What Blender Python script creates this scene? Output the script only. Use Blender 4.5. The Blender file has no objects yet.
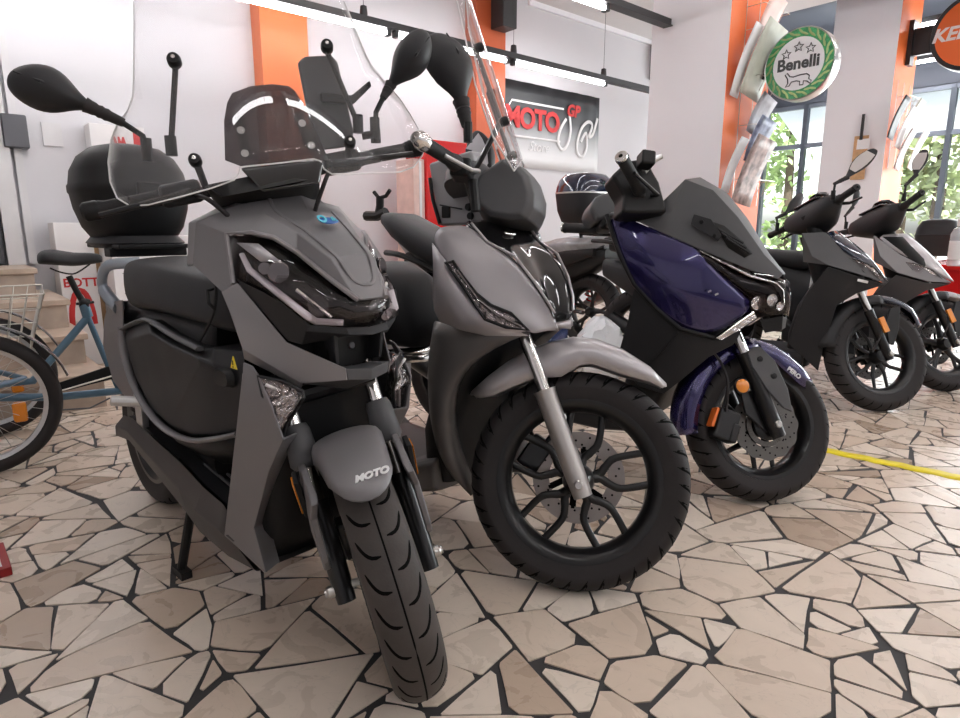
import bpy, bmesh, math, random
from mathutils import Matrix, Vector, Euler
from mathutils.geometry import delaunay_2d_cdt
random.seed(7)
SC = bpy.context.scene
COL = SC.collection
PI = math.pi
# ------------------------------------------------------------------ camera
F, CAMH, YH = 630.0, 0.97, 230.0
PITCH = math.atan((359 - YH) / F)
SP, CP = math.sin(PITCH), math.cos(PITCH)
cam = bpy.data.cameras.new('camera'); co = bpy.data.objects.new('camera', cam); COL.objects.link(co)
co.location = (0, 0, CAMH); co.rotation_euler = (PI / 2 - PITCH, 0, 0)
cam.sensor_width = 36; cam.lens = 36 * F / 960; cam.clip_start = 0.02; cam.clip_end = 300
SC.camera = co
CAMP = Vector((0, 0, CAMH))
def ray(px, py):
    a = (px - 480) / F; b = -(py - 359) / F
    return Vector((a, b * SP + CP, b * CP - SP))
def ground(px, py, z=0):
    d = ray(px, py); t = (z - CAMH) / d.z
    return CAMP + d * t
# shop axes: U runs along the back wall (to the right, away), N points at the back wall
TH = math.radians(41)
UA = Vector((math.cos(TH), math.sin(TH), 0)); NA = Vector((-math.sin(TH), math.cos(TH), 0))
SHOP = Matrix.Rotation(TH, 4, 'Z')           # local x = along wall, local y = towards wall
def shop(u, n, z=0): return SHOP @ Vector((u, n, z))

class Frame:
    def __init__(s, M): s.M = M; s.I = M.inverted()
    def U(s, px, py, y=None, x=None, z=None):
        o = s.I @ CAMP; d = s.I.to_3x3() @ ray(px, py)
        if y is not None: t = (y - o.y) / d.y
        elif x is not None: t = (x - o.x) / d.x
        else: t = (z - o.z) / d.z
        return o + d * t
    def side(s, pts):                      # [(px,py,y)] -> points
        return [s.U(a, b, y=c) for a, b, c in pts]
SHOPF = Frame(SHOP)

# ------------------------------------------------------------------ materials
MATS = {}
def mat(name, color, rough=0.5, metal=0.0, bump=0.0, bscale=60.0, var=0.0, vscale=8.0, coat=0.0, flakes=False, emit=None, estr=0.0, spec=0.5, bdist=.002):
    m = bpy.data.materials.new(name); m.use_nodes = True
    nt = m.node_tree; b = nt.nodes['Principled BSDF']
    c = tuple(color) + (1,)
    b.inputs['Base Color'].default_value = c
    b.inputs['Roughness'].default_value = rough; b.inputs['Metallic'].default_value = metal
    b.inputs['Specular IOR Level'].default_value = spec
    b.inputs['Coat Weight'].default_value = coat; b.inputs['Coat Roughness'].default_value = 0.04
    tc = nt.nodes.new('ShaderNodeTexCoord')
    if var > 0:
        n = nt.nodes.new('ShaderNodeTexNoise'); n.inputs['Scale'].default_value = vscale; n.inputs['Detail'].default_value = 5
        nt.links.new(tc.outputs['Object'], n.inputs['Vector'])
        r = nt.nodes.new('ShaderNodeMapRange'); r.inputs['From Min'].default_value = .3; r.inputs['From Max'].default_value = .7
        r.inputs['To Min'].default_value = 1 - var; r.inputs['To Max'].default_value = 1 + var
        nt.links.new(n.outputs['Fac'], r.inputs['Value'])
        mx = nt.nodes.new('ShaderNodeVectorMath'); mx.operation = 'SCALE'; mx.inputs[0].default_value = color
        nt.links.new(r.outputs['Result'], mx.inputs['Scale']); nt.links.new(mx.outputs['Vector'], b.inputs['Base Color'])
        rr = nt.nodes.new('ShaderNodeMapRange'); rr.inputs['To Min'].default_value = max(0, rough - .08); rr.inputs['To Max'].default_value = min(1, rough + .08)
        nt.links.new(n.outputs['Fac'], rr.inputs['Value']); nt.links.new(rr.outputs['Result'], b.inputs['Roughness'])
    if bump > 0:
        n2 = nt.nodes.new('ShaderNodeTexNoise'); n2.inputs['Scale'].default_value = bscale; n2.inputs['Detail'].default_value = 3
        nt.links.new(tc.outputs['Object'], n2.inputs['Vector'])
        bp = nt.nodes.new('ShaderNodeBump'); bp.inputs['Strength'].default_value = bump; bp.inputs['Distance'].default_value = bdist
        nt.links.new(n2.outputs['Fac'], bp.inputs['Height']); nt.links.new(bp.outputs['Normal'], b.inputs['Normal'])
    if flakes:
        v = nt.nodes.new('ShaderNodeTexVoronoi'); v.inputs['Scale'].default_value = 900
        nt.links.new(tc.outputs['Object'], v.inputs['Vector'])
        bp = nt.nodes.new('ShaderNodeBump'); bp.inputs['Strength'].default_value = .08; bp.inputs['Distance'].default_value = 0.001
        nt.links.new(v.outputs['Distance'], bp.inputs['Height']); nt.links.new(bp.outputs['Normal'], b.inputs['Normal'])
    if emit:
        b.inputs['Emission Color'].default_value = tuple(emit) + (1,); b.inputs['Emission Strength'].default_value = estr
    MATS[name] = m
    return m
def glassmat(name, tint=(1, 1, 1), rough=0.0, refl=1.0, haze=0.0, hazecol=(.8, .8, .8)):
    m = bpy.data.materials.new(name); m.use_nodes = True; nt = m.node_tree; nt.nodes.clear()
    out = nt.nodes.new('ShaderNodeOutputMaterial'); tr = nt.nodes.new('ShaderNodeBsdfTransparent'); gl = nt.nodes.new('ShaderNodeBsdfGlossy')
    fr = nt.nodes.new('ShaderNodeFresnel'); fr.inputs['IOR'].default_value = 1.3 if refl < 1 else 1.45
    tr.inputs['Color'].default_value = tuple(tint) + (1,); gl.inputs['Roughness'].default_value = rough
    mx = nt.nodes.new('ShaderNodeMixShader')
    ge = nt.nodes.new('ShaderNodeNewGeometry'); iv = nt.nodes.new('ShaderNodeMath'); iv.operation = 'SUBTRACT'; iv.inputs[0].default_value = 1; nt.links.new(ge.outputs['Backfacing'], iv.inputs[1])
    ff = nt.nodes.new('ShaderNodeMath'); ff.operation = 'MULTIPLY'; nt.links.new(fr.outputs['Fac'], ff.inputs[0]); nt.links.new(iv.outputs[0], ff.inputs[1])
    nt.links.new(ff.outputs[0], mx.inputs['Fac']); nt.links.new(gl.outputs['BSDF'], mx.inputs[2])
    if haze > 0:
        df = nt.nodes.new('ShaderNodeBsdfDiffuse'); df.inputs['Color'].default_value = tuple(hazecol) + (1,)
        m2 = nt.nodes.new('ShaderNodeMixShader')
        nz = nt.nodes.new('ShaderNodeTexNoise'); nz.inputs['Scale'].default_value = 9; nz.inputs['Detail'].default_value = 6
        tc = nt.nodes.new('ShaderNodeTexCoord'); nt.links.new(tc.outputs['Object'], nz.inputs['Vector'])
        mr = nt.nodes.new('ShaderNodeMapRange'); mr.inputs['To Min'].default_value = haze * .4; mr.inputs['To Max'].default_value = haze * 1.6
        nt.links.new(nz.outputs['Fac'], mr.inputs['Value']); nt.links.new(mr.outputs['Result'], m2.inputs['Fac'])
        nt.links.new(tr.outputs['BSDF'], m2.inputs[1]); nt.links.new(df.outputs['BSDF'], m2.inputs[2])
        nt.links.new(m2.outputs['Shader'], mx.inputs[1])
    else:
        nt.links.new(tr.outputs['BSDF'], mx.inputs[1])
    nt.links.new(mx.outputs['Shader'], out.inputs['Surface'])
    MATS[name] = m
    return m

# ------------------------------------------------------------------ mesh builder
class MB:
    def __init__(s): s.v = []; s.f = []; s.mi = []; s.cur = 0
    def vert(s, p): s.v.append(Vector(p)); return len(s.v) - 1
    def face(s, idx): s.f.append(list(idx)); s.mi.append(s.cur)
    def ngon(s, pts): s.face([s.vert(p) for p in pts])
    def box(s, c, size, rot=None, top=None):
        hx, hy, hz = [q / 2 for q in size]; R = rot or Matrix.Identity(3)
        k = top or (1, 1)
        P = [(-hx, -hy, -hz), (hx, -hy, -hz), (hx, hy, -hz), (-hx, hy, -hz), (-hx * k[0], -hy * k[1], hz), (hx * k[0], -hy * k[1], hz), (hx * k[0], hy * k[1], hz), (-hx * k[0], hy * k[1], hz)]
        i = [s.vert(Vector(c) + R @ Vector(p)) for p in P]
        for q in ((3, 2, 1, 0), (4, 5, 6, 7), (0, 1, 5, 4), (1, 2, 6, 5), (2, 3, 7, 6), (3, 0, 4, 7)): s.face([i[j] for j in q])
        return s
    def loft(s, rings, cap=True, closed=True, loop=False):
        I = [[s.vert(p) for p in r] for r in rings]; n = len(I[0]); m = len(I)
        for a in range(m if loop else m - 1):
            A, Bq = I[a], I[(a + 1) % m]
            for k in range(n if closed else n - 1):
                j = (k + 1) % n; s.face([A[k], A[j], Bq[j], Bq[k]])
        if cap and closed and not loop:
            s.face(I[0][::-1]); s.face(I[-1])
        return s
    def grid(s, rows): return s.loft(rows, cap=False, closed=False)
    def tube(s, path, r=.01, n=10, cap=True, loop=False, flat=None, up=None):
        path = [Vector(p) for p in path]; m = len(path)
        rs = r if isinstance(r, (list, tuple)) else [r] * m
        rings = []; prev = None
        for i, p in enumerate(path):
            if loop: t = (path[(i + 1) % m] - path[i - 1])
            else: t = path[min(i + 1, m - 1)] - path[max(i - 1, 0)]
            if t.length < 1e-9: t = Vector((0, 0, 1))
            t.normalize()
            if prev is None:
                a = Vector(up) if up else (Vector((0, 0, 1)) if abs(t.z) < .9 else Vector((1, 0, 0)))
                x = a.cross(t).normalized()
            else:
                x = prev - t * prev.dot(t); x.normalize()
            prev = x; y = t.cross(x)
            ky = flat if flat else 1
            rings.append([p + (x * math.cos(2 * PI * k / n) + y * (ky * math.sin(2 * PI * k / n))) * rs[i] for k in range(n)])
        return s.loft(rings, cap=cap, loop=loop)
    def lathe(s, prof, o=(0, 0, 0), d=(0, 0, 1), n=32, loop=False, cap=True):
        o = Vector(o); d = Vector(d).normalized(); a = Vector((0, 0, 1)) if abs(d.z) < .9 else Vector((1, 0, 0))
        x = a.cross(d).normalized(); y = d.cross(x)
        rings = [[o + d * h + (x * math.cos(2 * PI * k / n) + y * math.sin(2 * PI * k / n)) * r for k in range(n)] for r, h in prof]
        return s.loft(rings, cap=cap, loop=loop)
    def prism(s, pts, vec):
        vec = Vector(vec); A = [s.vert(p) for p in pts]; Bq = [s.vert(Vector(p) + vec) for p in pts]; n = len(A)
        s.face(A[::-1]); s.face(Bq)
        for k in range(n): j = (k + 1) % n; s.face([A[k], A[j], Bq[j], Bq[k]])
        return s
    def ball(s, c, r, rot=None, nu=16, nv=10):
        r = r if isinstance(r, (list, tuple)) else (r, r, r); R = rot or Matrix.Identity(3); c = Vector(c)
        rings = []
        for i in range(1, nv):
            t = PI * i / nv
            rings.append([c + R @ Vector((r[0] * math.sin(t) * math.cos(2 * PI * k / nu), r[1] * math.sin(t) * math.sin(2 * PI * k / nu), -r[2] * math.cos(t))) for k in range(nu)])
        b = len(s.v); s.loft(rings, cap=False)
        lo = s.vert(c + R @ Vector((0, 0, -r[2]))); hi = s.vert(c + R @ Vector((0, 0, r[2])))
        e = b + (nv - 2) * nu
        for k in range(nu):
            j = (k + 1) % nu; s.face([lo, b + j, b + k]); s.face([hi, e + k, e + j])
        return s
    def mirror(s):
        n = len(s.v); s.v += [Vector((p.x, -p.y, p.z)) for p in s.v]; f0 = list(s.f); m0 = list(s.mi)
        s.f += [[i + n for i in f[::-1]] for f in f0]; s.mi += m0
        return s
    def xf(s, M): s.v = [M @ p for p in s.v]; return s
    def build(s, name, mats, parent=None, smooth=35, bevel=0, bseg=2, sub=0, solid=0, soff=-1, weld=False, crease=None):
        me = bpy.data.meshes.new(name); me.from_pydata([tuple(p) for p in s.v], [], s.f)
        mats = mats if isinstance(mats, (list, tuple)) else [mats]
        for m in mats: me.materials.append(MATS[m])
        if len(mats) > 1: me.polygons.foreach_set('material_index', s.mi)
        bm = bmesh.new(); bm.from_mesh(me)
        if weld: bmesh.ops.remove_doubles(bm, verts=bm.verts, dist=weld if weld is not True else 1e-4)
        bmesh.ops.recalc_face_normals(bm, faces=bm.faces)
        if crease:
            lay = bm.edges.layers.float.new('crease_edge')
            for e in bm.edges:
                if len(e.link_faces) == 2 and e.calc_face_angle(0) > math.radians(crease): e[lay] = .8
        bm.to_mesh(me); bm.free()
        me.polygons.foreach_set('use_smooth', [True] * len(me.polygons))
        if sub == 0 and bevel == 0: me.set_sharp_from_angle(angle=math.radians(smooth))
        o = bpy.data.objects.new(name, me); COL.objects.link(o)
        if parent: o.parent = parent
        if sub:
            q = o.modifiers.new('sub', 'SUBSURF'); q.levels = sub; q.render_levels = sub
        if solid:
            q = o.modifiers.new('solid', 'SOLIDIFY'); q.thickness = solid; q.offset = soff; q.use_even_offset = True
        if bevel:
            q = o.modifiers.new('bevel', 'BEVEL'); q.width = bevel; q.segments = bseg; q.limit_method = 'ANGLE'; q.angle_limit = math.radians(22)
            q.harden_normals = True
        return o

def empty(name, M, label=None, cat=None, group=None):
    o = bpy.data.objects.new(name, None); COL.objects.link(o); o.matrix_world = M; o.empty_display_size = .1
    if label: tag(o, label, cat, group)
    return o
def tag(o, label=None, cat=None, group=None, kind=None):
    if label: o['label'] = label
    if cat: o['category'] = cat
    if group: o['group'] = group
    if kind: o['kind'] = kind
    return o
def M3(x, y, z):   # rotation matrix from axes
    return Matrix((x, y, z)).transposed()
def along(d, up=(0, 0, 1)):
    d = Vector(d).normalized(); x = Vector(up).cross(d)
    if x.length < 1e-6: x = Vector((1, 0, 0))
    x.normalize(); y = d.cross(x); return M3(x, y, d)
def catmull(pts, k=6, loop=False):
    pts = [Vector(p) for p in pts]; n = len(pts); out = []
    for i in range(n if loop else n - 1):
        g = lambda q: pts[q % n] if loop else pts[max(0, min(n - 1, q))]
        p0, p1, p2, p3 = g(i - 1), g(i), g(i + 1), g(i + 2)
        for j in range(k):
            t = j / k
            out.append(.5 * ((2 * p1) + (p2 - p0) * t + (2 * p0 - 5 * p1 + 4 * p2 - p3) * t * t + (3 * p1 - p0 - 3 * p2 + p3) * t ** 3))
    if not loop: out.append(pts[-1])
    return out
def text_mesh(name, txt, matname, M, size=.1, depth=.002, parent=None, shear=0, bold=0, spacing=1, align='CENTER'):
    cu = bpy.data.curves.new(name, 'FONT'); cu.body = txt; cu.size = size; cu.extrude = depth; cu.shear = shear; cu.offset = bold
    cu.align_x = align; cu.align_y = 'CENTER'; cu.space_character = spacing; cu.resolution_u = 3
    t = bpy.data.objects.new(name + '_tmp', cu); COL.objects.link(t)
    dg = bpy.context.evaluated_depsgraph_get(); me = bpy.data.meshes.new_from_object(t.evaluated_get(dg))
    bpy.data.objects.remove(t); bpy.data.curves.remove(cu)
    me.name = name; me.transform(M); me.materials.clear(); me.materials.append(MATS[matname])
    o = bpy.data.objects.new(name, me); COL.objects.link(o)
    if parent: o.parent = parent
    return o
def superring(c, a, b, n=24, e=2.6, ax=Vector((1, 0, 0)), ay=Vector((0, 1, 0))):
    out = []
    for k in range(n):
        t = 2 * PI * k / n; ct, st = math.cos(t), math.sin(t)
        out.append(Vector(c) + ax * (a * math.copysign(abs(ct) ** (2 / e), ct)) + ay * (b * math.copysign(abs(st) ** (2 / e), st)))
    return out
# ------------------------------------------------------------------ palette
mat('matte_grey', (.19, .182, .188), .42, .3, bump=.05, bscale=900, var=.06, vscale=4)
mat('matte_grey_dark', (.05, .046, .047), .5, .2, bump=.05, bscale=900, var=.06)
mat('satin_grey', (.46, .44, .455), .3, .4, var=.05, vscale=3, coat=.25)
mat('cheek_grey', (.25, .235, .24), .4, .35, var=.05, vscale=3)
mat('red_box', (.30, .01, .012), .4, var=.05)
mat('bronze_grey', (.12, .112, .108), .45, .4, var=.06)
mat('plastic_black', (.009, .009, .0095), .48, bump=.12, bscale=500, var=.12, spec=.3)
mat('plastic_dark', (.022, .022, .024), .48, bump=.1, bscale=500, var=.1, spec=.3)
mat('plastic_grey', (.09, .09, .094), .5, bump=.1, bscale=500, var=.08, spec=.3)
mat('panel_grey', (.40, .39, .395), .5, bump=.05, bscale=500, var=.06)
mat('gloss_black', (.006, .006, .007), .08, coat=1, var=.05)
mat('navy', (.022, .017, .10), .18, .5, coat=1, flakes=True)
mat('deep_blue', (.006, .012, .035), .1, .2, coat=1)
mat('moto_blue', (.02, .045, .18), .25, .3, coat=.6)
mat('rubber', (.025, .022, .0225), .62, bump=.2, bscale=300, var=.15, vscale=12, spec=.3)
mat('rubber_dusty', (.062, .054, .050), .6, bump=.25, bscale=200, var=.18, vscale=14, spec=.3)
mat('rubber_groove', (.003, .003, .003), .9, spec=.1)
mat('grip_rubber', (.02, .02, .021), .6, bump=.5, bscale=260, spec=.3)
mat('seat_vinyl', (.018, .018, .02), .5, bump=.35, bscale=350, var=.1, spec=.3)
mat('alloy_black', (.010, .010, .011), .3, .3, coat=.25)
mat('chrome', (.75, .74, .72), .12, 1.0)
mat('steel', (.55, .54, .52), .3, 1.0, var=.05)
mat('disc_bright', (.42, .38, .36), .45, .6, var=.06, vscale=30)
mat('disc_steel', (.13, .125, .12), .5, .6, var=.08, vscale=30)
mat('fork_silver', (.55, .53, .51), .38, .8, var=.04)
mat('alu', (.6, .6, .6), .35, .9)
mat('cast_alu', (.33, .37, .42), .4, .7)
mat('amber', (.75, .24, .012), .25, coat=.6)
mat('orange_caliper', (.75, .16, .02), .35)
mat('reflector_white', (.8, .8, .8), .3)
mat('led_strip', (.55, .50, .53), .35)
mat('lens_chrome', (.6, .58, .58), .14, 1.0, bump=1.0, bscale=55, bdist=.012)
mat('lamp_dark', (.018, .013, .013), .25, .3, bump=.4, bscale=30, coat=.3)
mat('bowl_chrome', (.22, .2, .2), .15, 1.0)
mat('mirror_glass', (.75, .75, .76), .01, 1.0)
mat('yellow', (.8, .62, .02), .5)
mat('white_mark', (.8, .8, .8), .5)
mat('badge_blue', (.01, .12, .42), .25, coat=.5)
mat('badge_cyan', (.08, .5, .65), .25, coat=.5)
mat('red_gloss', (.62, .012, .012), .25, coat=.4)
mat('red_print', (.60, .03, .03), .55)
mat('bike_blue', (.10, .19, .27), .35, .4, coat=.4, var=.05)
mat('wire', (.62, .60, .55), .3, .9)
mat('wall_shade', (.55, .55, .57), .8, var=.04)
mat('wall_white', (.66, .65, .675), .75, bump=.1, bscale=35, var=.025, vscale=1.2)
mat('pillar_white', (.86, .855, .885), .7, bump=.1, bscale=40, var=.02, vscale=1.2)
mat('ceiling_white', (.74, .72, .71), .8, var=.03, vscale=.8)
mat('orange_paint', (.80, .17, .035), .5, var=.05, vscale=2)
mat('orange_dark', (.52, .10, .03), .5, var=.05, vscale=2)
mat('door_white', (.68, .67, .68), .45, var=.03)
mat('metal_dark', (.10, .10, .11), .4, .6)
mat('window_frame', (.20, .22, .26), .4, .5)
mat('beam_grey', (.085, .095, .12), .6, var=.06, vscale=2)
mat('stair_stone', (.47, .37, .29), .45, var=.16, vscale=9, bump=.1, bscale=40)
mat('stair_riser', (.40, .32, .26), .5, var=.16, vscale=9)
mat('carton', (.80, .78, .78), .7, var=.02)
mat('carton_brown', (.45, .28, .15), .8)
mat('paper_white', (.82, .83, .84), .6)
mat('paper_grey', (.45, .46, .5), .5, var=.25, vscale=14)
mat('paper_pink', (.75, .55, .5), .5, var=.1, vscale=9)
mat('paper_green', (.55, .58, .5), .5, var=.12, vscale=9)
mat('paper_blue', (.22, .26, .38), .4, var=.5, vscale=18)
mat('paper_brown', (.38, .3, .28), .4, var=.6, vscale=16)
mat('wood', (.55, .33, .16), .5, var=.15, vscale=20)
mat('tape_yellow', (.85, .70, .01), .4, var=.1, vscale=30)
mat('sign_green', (.03, .30, .10), .35, var=.5, vscale=40)
mat('sign_white', (.78, .78, .80), .3)
mat('sign_black', (.012, .012, .013), .4)
mat('sign_orange', (.78, .15, .02), .3)
mat('tube_light', (1, 1, 1), .5, emit=(1, .98, .99), estr=26)
mat('fixture', (.03, .03, .032), .5)
mat('plastic_bag', (.7, .72, .75), .25, bump=1, bscale=18)
m = mat('awning_white', (.85, .86, .88), .6); nt = m.node_tree; tl_ = nt.nodes.new('ShaderNodeBsdfTranslucent'); tl_.inputs['Color'].default_value = (.85, .86, .88, 1); ms_ = nt.nodes.new('ShaderNodeMixShader'); ms_.inputs[0].default_value = .6
nt.links.new(nt.nodes['Principled BSDF'].outputs[0], ms_.inputs[1]); nt.links.new(tl_.outputs[0], ms_.inputs[2]); nt.links.new(ms_.outputs[0], nt.nodes['Material Output'].inputs[0])
mat('leaf', (.36, .48, .20), .5, var=.5, vscale=1.2)
mat('leaf_pale', (.55, .62, .36), .5, var=.4, vscale=1.2)
mat('bark', (.10, .07, .05), .8)
mat('asphalt', (.35, .35, .36), .9)
mat('skin_tan', (.6, .42, .34), .6)
glassmat('clear_screen', (.965, .965, .97), haze=.035)
glassmat('clear_lens', (.86, .84, .84))
glassmat('smoke_lens', (.55, .5, .5))
glassmat('smoke_screen', (.22, .18, .19), haze=.03, hazecol=(.2, .16, .16))
glassmat('window_glass', (.95, .97, .97), refl=.5)
glassmat('film_wrap', (.88, .89, .9), rough=.1, haze=.42, hazecol=(.75, .77, .8))
# ------------------------------------------------------------------ setting
def struct(o): o['kind'] = 'structure'; return o
def sbox(mb, u0, u1, n0, n1, z0, z1): return mb.box(((u0 + u1) / 2, (n0 + n1) / 2, (z0 + z1) / 2), (u1 - u0, n1 - n0, z1 - z0))
def SB(name, m, *bx, parent=None, bevel=0):
    mb = MB()
    for b in bx: sbox(mb, *b)
    mb.xf(SHOP); return mb.build(name, m, parent, bevel=bevel)
ZC = 3.555; NB = 5.6; U0, U1, NF = -3.2, 11.5, -5.5
# --- crazy paving floor: real stones set in dark mortar
def clip(poly, p, nrm):          # keep side where (q-p).nrm <= 0
    out = []
    for i in range(len(poly)):
        a, b = poly[i], poly[(i + 1) % len(poly)]
        da = (a[0] - p[0]) * nrm[0] + (a[1] - p[1]) * nrm[1]; db = (b[0] - p[0]) * nrm[0] + (b[1] - p[1]) * nrm[1]
        if da <= 0: out.append(a)
        if (da < 0 < db) or (db < 0 < da):
            t = da / (da - db); out.append((a[0] + (b[0] - a[0]) * t, a[1] + (b[1] - a[1]) * t))
    return out
def area(P): return .5 * abs(sum(P[i][0] * P[(i + 1) % len(P)][1] - P[(i + 1) % len(P)][0] * P[i][1] for i in range(len(P))))
rng = random.Random(21)
def make_floor():
    g = .29; x0, x1, y0, y1 = -6.5, 9.5, -2.5, 10.5
    nx, ny = int((x1 - x0) / g), int((y1 - y0) / g)
    seeds = {(i, j): (x0 + (i + rng.uniform(.02, .98)) * g, y0 + (j + rng.uniform(.02, .98)) * g) for i in range(nx) for j in range(ny)}
    cells = []
    for (i, j), s in seeds.items():
        if not (1 < i < nx - 2 and 1 < j < ny - 2): continue
        un = (s[0] * UA.x + s[1] * UA.y, s[0] * NA.x + s[1] * NA.y)
        if un[1] > NB + .3 or un[0] > U1 + .3: continue
        P = [(s[0] - 1, s[1] - 1), (s[0] + 1, s[1] - 1), (s[0] + 1, s[1] + 1), (s[0] - 1, s[1] + 1)]
        for a in range(-2, 3):
            for b in range(-2, 3):
                q = seeds.get((i + a, j + b))
                if q and (a or b): P = clip(P, ((s[0] + q[0]) / 2, (s[1] + q[1]) / 2), (q[0] - s[0], q[1] - s[1]))
        cells.append(P)
    done = []
    while cells:
        P = cells.pop()
        if len(P) < 3: continue
        A = area(P)
        lim = rng.choice((.012, .018, .026, .035, .046))
        if len(P) < 3: continue
        if A > lim and A > .007:
            k = max(range(len(P)), key=lambda k: (P[k][0] - P[(k + 1) % len(P)][0]) ** 2 + (P[k][1] - P[(k + 1) % len(P)][1]) ** 2)
            cx = sum(p[0] for p in P) / len(P); cy = sum(p[1] for p in P) / len(P)
            best = max(((p[0] - q[0]) ** 2 + (p[1] - q[1]) ** 2, p, q) for p in P for q in P)
            an = math.atan2(best[2][1] - best[1][1], best[2][0] - best[1][0]) + rng.uniform(-.32, .32)
            c = (cx + rng.uniform(-.05, .05), cy + rng.uniform(-.05, .05)); nr = (math.cos(an), math.sin(an))
            cells.append(clip(P, c, nr)); cells.append(clip(P, c, (-nr[0], -nr[1])))
        else: done.append(P)
    vs, fs, tone = [], [], []
    for P in done:
        # drop tiny edges
        Q = []
        for p in P:
            if not Q or math.hypot(p[0] - Q[-1][0], p[1] - Q[-1][1]) > .02: Q.append(p)
        if len(Q) > 2 and math.hypot(Q[0][0] - Q[-1][0], Q[0][1] - Q[-1][1]) < .02: Q.pop()
        if len(Q) < 3 or area(Q) < .0018: continue
        ar = sum(Q[i][0] * Q[(i + 1) % len(Q)][1] - Q[(i + 1) % len(Q)][0] * Q[i][1] for i in range(len(Q)))
        if ar < 0: Q = Q[::-1]
        # inset each edge by its own amount
        R = Q
        for i in range(len(Q)):
            a, b = Q[i], Q[(i + 1) % len(Q)]; L = math.hypot(b[0] - a[0], b[1] - a[1])
            nr = ((b[1] - a[1]) / L, -(b[0] - a[0]) / L); w = rng.choice((.002, .003, .004, .004, .005, .007))
            sk = rng.uniform(-.035, .035); nr2 = (nr[0] * math.cos(sk) - nr[1] * math.sin(sk), nr[0] * math.sin(sk) + nr[1] * math.cos(sk))
            m = ((a[0] + b[0]) / 2 - nr[0] * w, (a[1] + b[1]) / 2 - nr[1] * w)
            R = clip(R, m, nr2)
            if len(R) < 3: break
        if len(R) < 3: continue
        S = []
        for i in range(len(R)):
            a, b, c = R[i - 1], R[i], R[(i + 1) % len(R)]
            la = math.hypot(a[0] - b[0], a[1] - b[1]); lc = math.hypot(c[0] - b[0], c[1] - b[1])
            if la < 1e-5 or lc < 1e-5: continue
            k = rng.uniform(.002, .006) if rng.random() < .72 else rng.uniform(.012, .026)
            ta, tb = min(k / la, .35), min(k * rng.uniform(.6, 1.4) / lc, .35)
            S.append((b[0] + (a[0] - b[0]) * ta, b[1] + (a[1] - b[1]) * ta)); S.append((b[0] + (c[0] - b[0]) * tb, b[1] + (c[1] - b[1]) * tb))
            # slight waviness along a long edge
            if lc > .1:
                f = rng.uniform(.35, .65); o = rng.uniform(-.004, .003)
                S.append((b[0] + (c[0] - b[0]) * f - (c[1] - b[1]) / lc * o, b[1] + (c[1] - b[1]) * f + (c[0] - b[0]) / lc * o))
        if len(S) < 3 or area(S) < .0008: continue
        t = rng.random(); n = len(S); k = len(vs)
        vs += [(p[0], p[1], 0) for p in S]; vs += [(p[0], p[1], -.006) for p in S]
        fs.append(list(range(k, k + n))); tone.append(t)
        for i in range(n): j = (i + 1) % n; fs.append([k + i, k + n + i, k + n + j, k + j]); tone.append(t)
    nst = len(fs)
    k = len(vs); P = [shop(U0, NF), shop(U1, NF), shop(U1, NB), shop(U0, NB)]
    vs += [(p.x, p.y, -.003) for p in P]; fs.append([k, k + 1, k + 2, k + 3]); tone.append(0)
    me = bpy.data.meshes.new('floor'); me.from_pydata(vs, [], fs)
    # stone material
    m = bpy.data.materials.new('paving_stone'); m.use_nodes = True; nt = m.node_tree; b = nt.nodes['Principled BSDF']
    at = nt.nodes.new('ShaderNodeAttribute'); at.attribute_name = 'tone'
    cr = nt.nodes.new('ShaderNodeValToRGB'); e = cr.color_ramp.elements
    e[0].position = 0; e[0].color = (.42, .32, .24, 1); e[1].position = 1; e[1].color = (.82, .72, .62, 1)
    for ps, cl in ((.07, (.54, .42, .325)), (.2, (.65, .525, .42)), (.55, (.70, .585, .48)), (.8, (.745, .64, .54))):
        q = cr.color_ramp.elements.new(ps); q.color = cl + (1,)
    nt.links.new(at.outputs['Fac'], cr.inputs['Fac'])
    tc = nt.nodes.new('ShaderNodeTexCoord'); n1 = nt.nodes.new('ShaderNodeTexNoise'); n1.inputs['Scale'].default_value = 9; n1.inputs['Detail'].default_value = 8; n1.inputs['Distortion'].default_value = 1.2
    off = nt.nodes.new('ShaderNodeVectorMath'); off.operation = 'MULTIPLY_ADD'; off.inputs[1].default_value = (1, 1, 1)
    sc = nt.nodes.new('ShaderNodeVectorMath'); sc.operation = 'SCALE'; sc.inputs[0].default_value = (37, 91, 13)
    nt.links.new(at.outputs['Fac'], sc.inputs['Scale']); nt.links.new(tc.outputs['Object'], off.inputs[0]); nt.links.new(sc.outputs['Vector'], off.inputs[2]); nt.links.new(off.outputs['Vector'], n1.inputs['Vector'])
    mr = nt.nodes.new('ShaderNodeMapRange'); mr.inputs['From Min'].default_value = .3; mr.inputs['From Max'].default_value = .7; mr.inputs['To Min'].default_value = .95; mr.inputs['To Max'].default_value = 1.03
    nt.links.new(n1.outputs['Fac'], mr.inputs['Value'])
    mu = nt.nodes.new('ShaderNodeVectorMath'); mu.operation = 'SCALE'; nt.links.new(cr.outputs['Color'], mu.inputs[0]); nt.links.new(mr.outputs['Result'], mu.inputs['Scale'])
    # veins
    w = nt.nodes.new('ShaderNodeTexNoise'); w.inputs['Scale'].default_value = 5; w.inputs['Detail'].default_value = 4; w.inputs['Distortion'].default_value = 2.5
    nt.links.new(off.outputs['Vector'], w.inputs['Vector'])
    v1 = nt.nodes.new('ShaderNodeMath'); v1.operation = 'SUBTRACT'; v1.inputs[1].default_value = .5; nt.links.new(w.outputs['Fac'], v1.inputs[0])
    v2 = nt.nodes.new('ShaderNodeMath'); v2.operation = 'ABSOLUTE'; nt.links.new(v1.outputs[0], v2.inputs[0])
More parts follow.
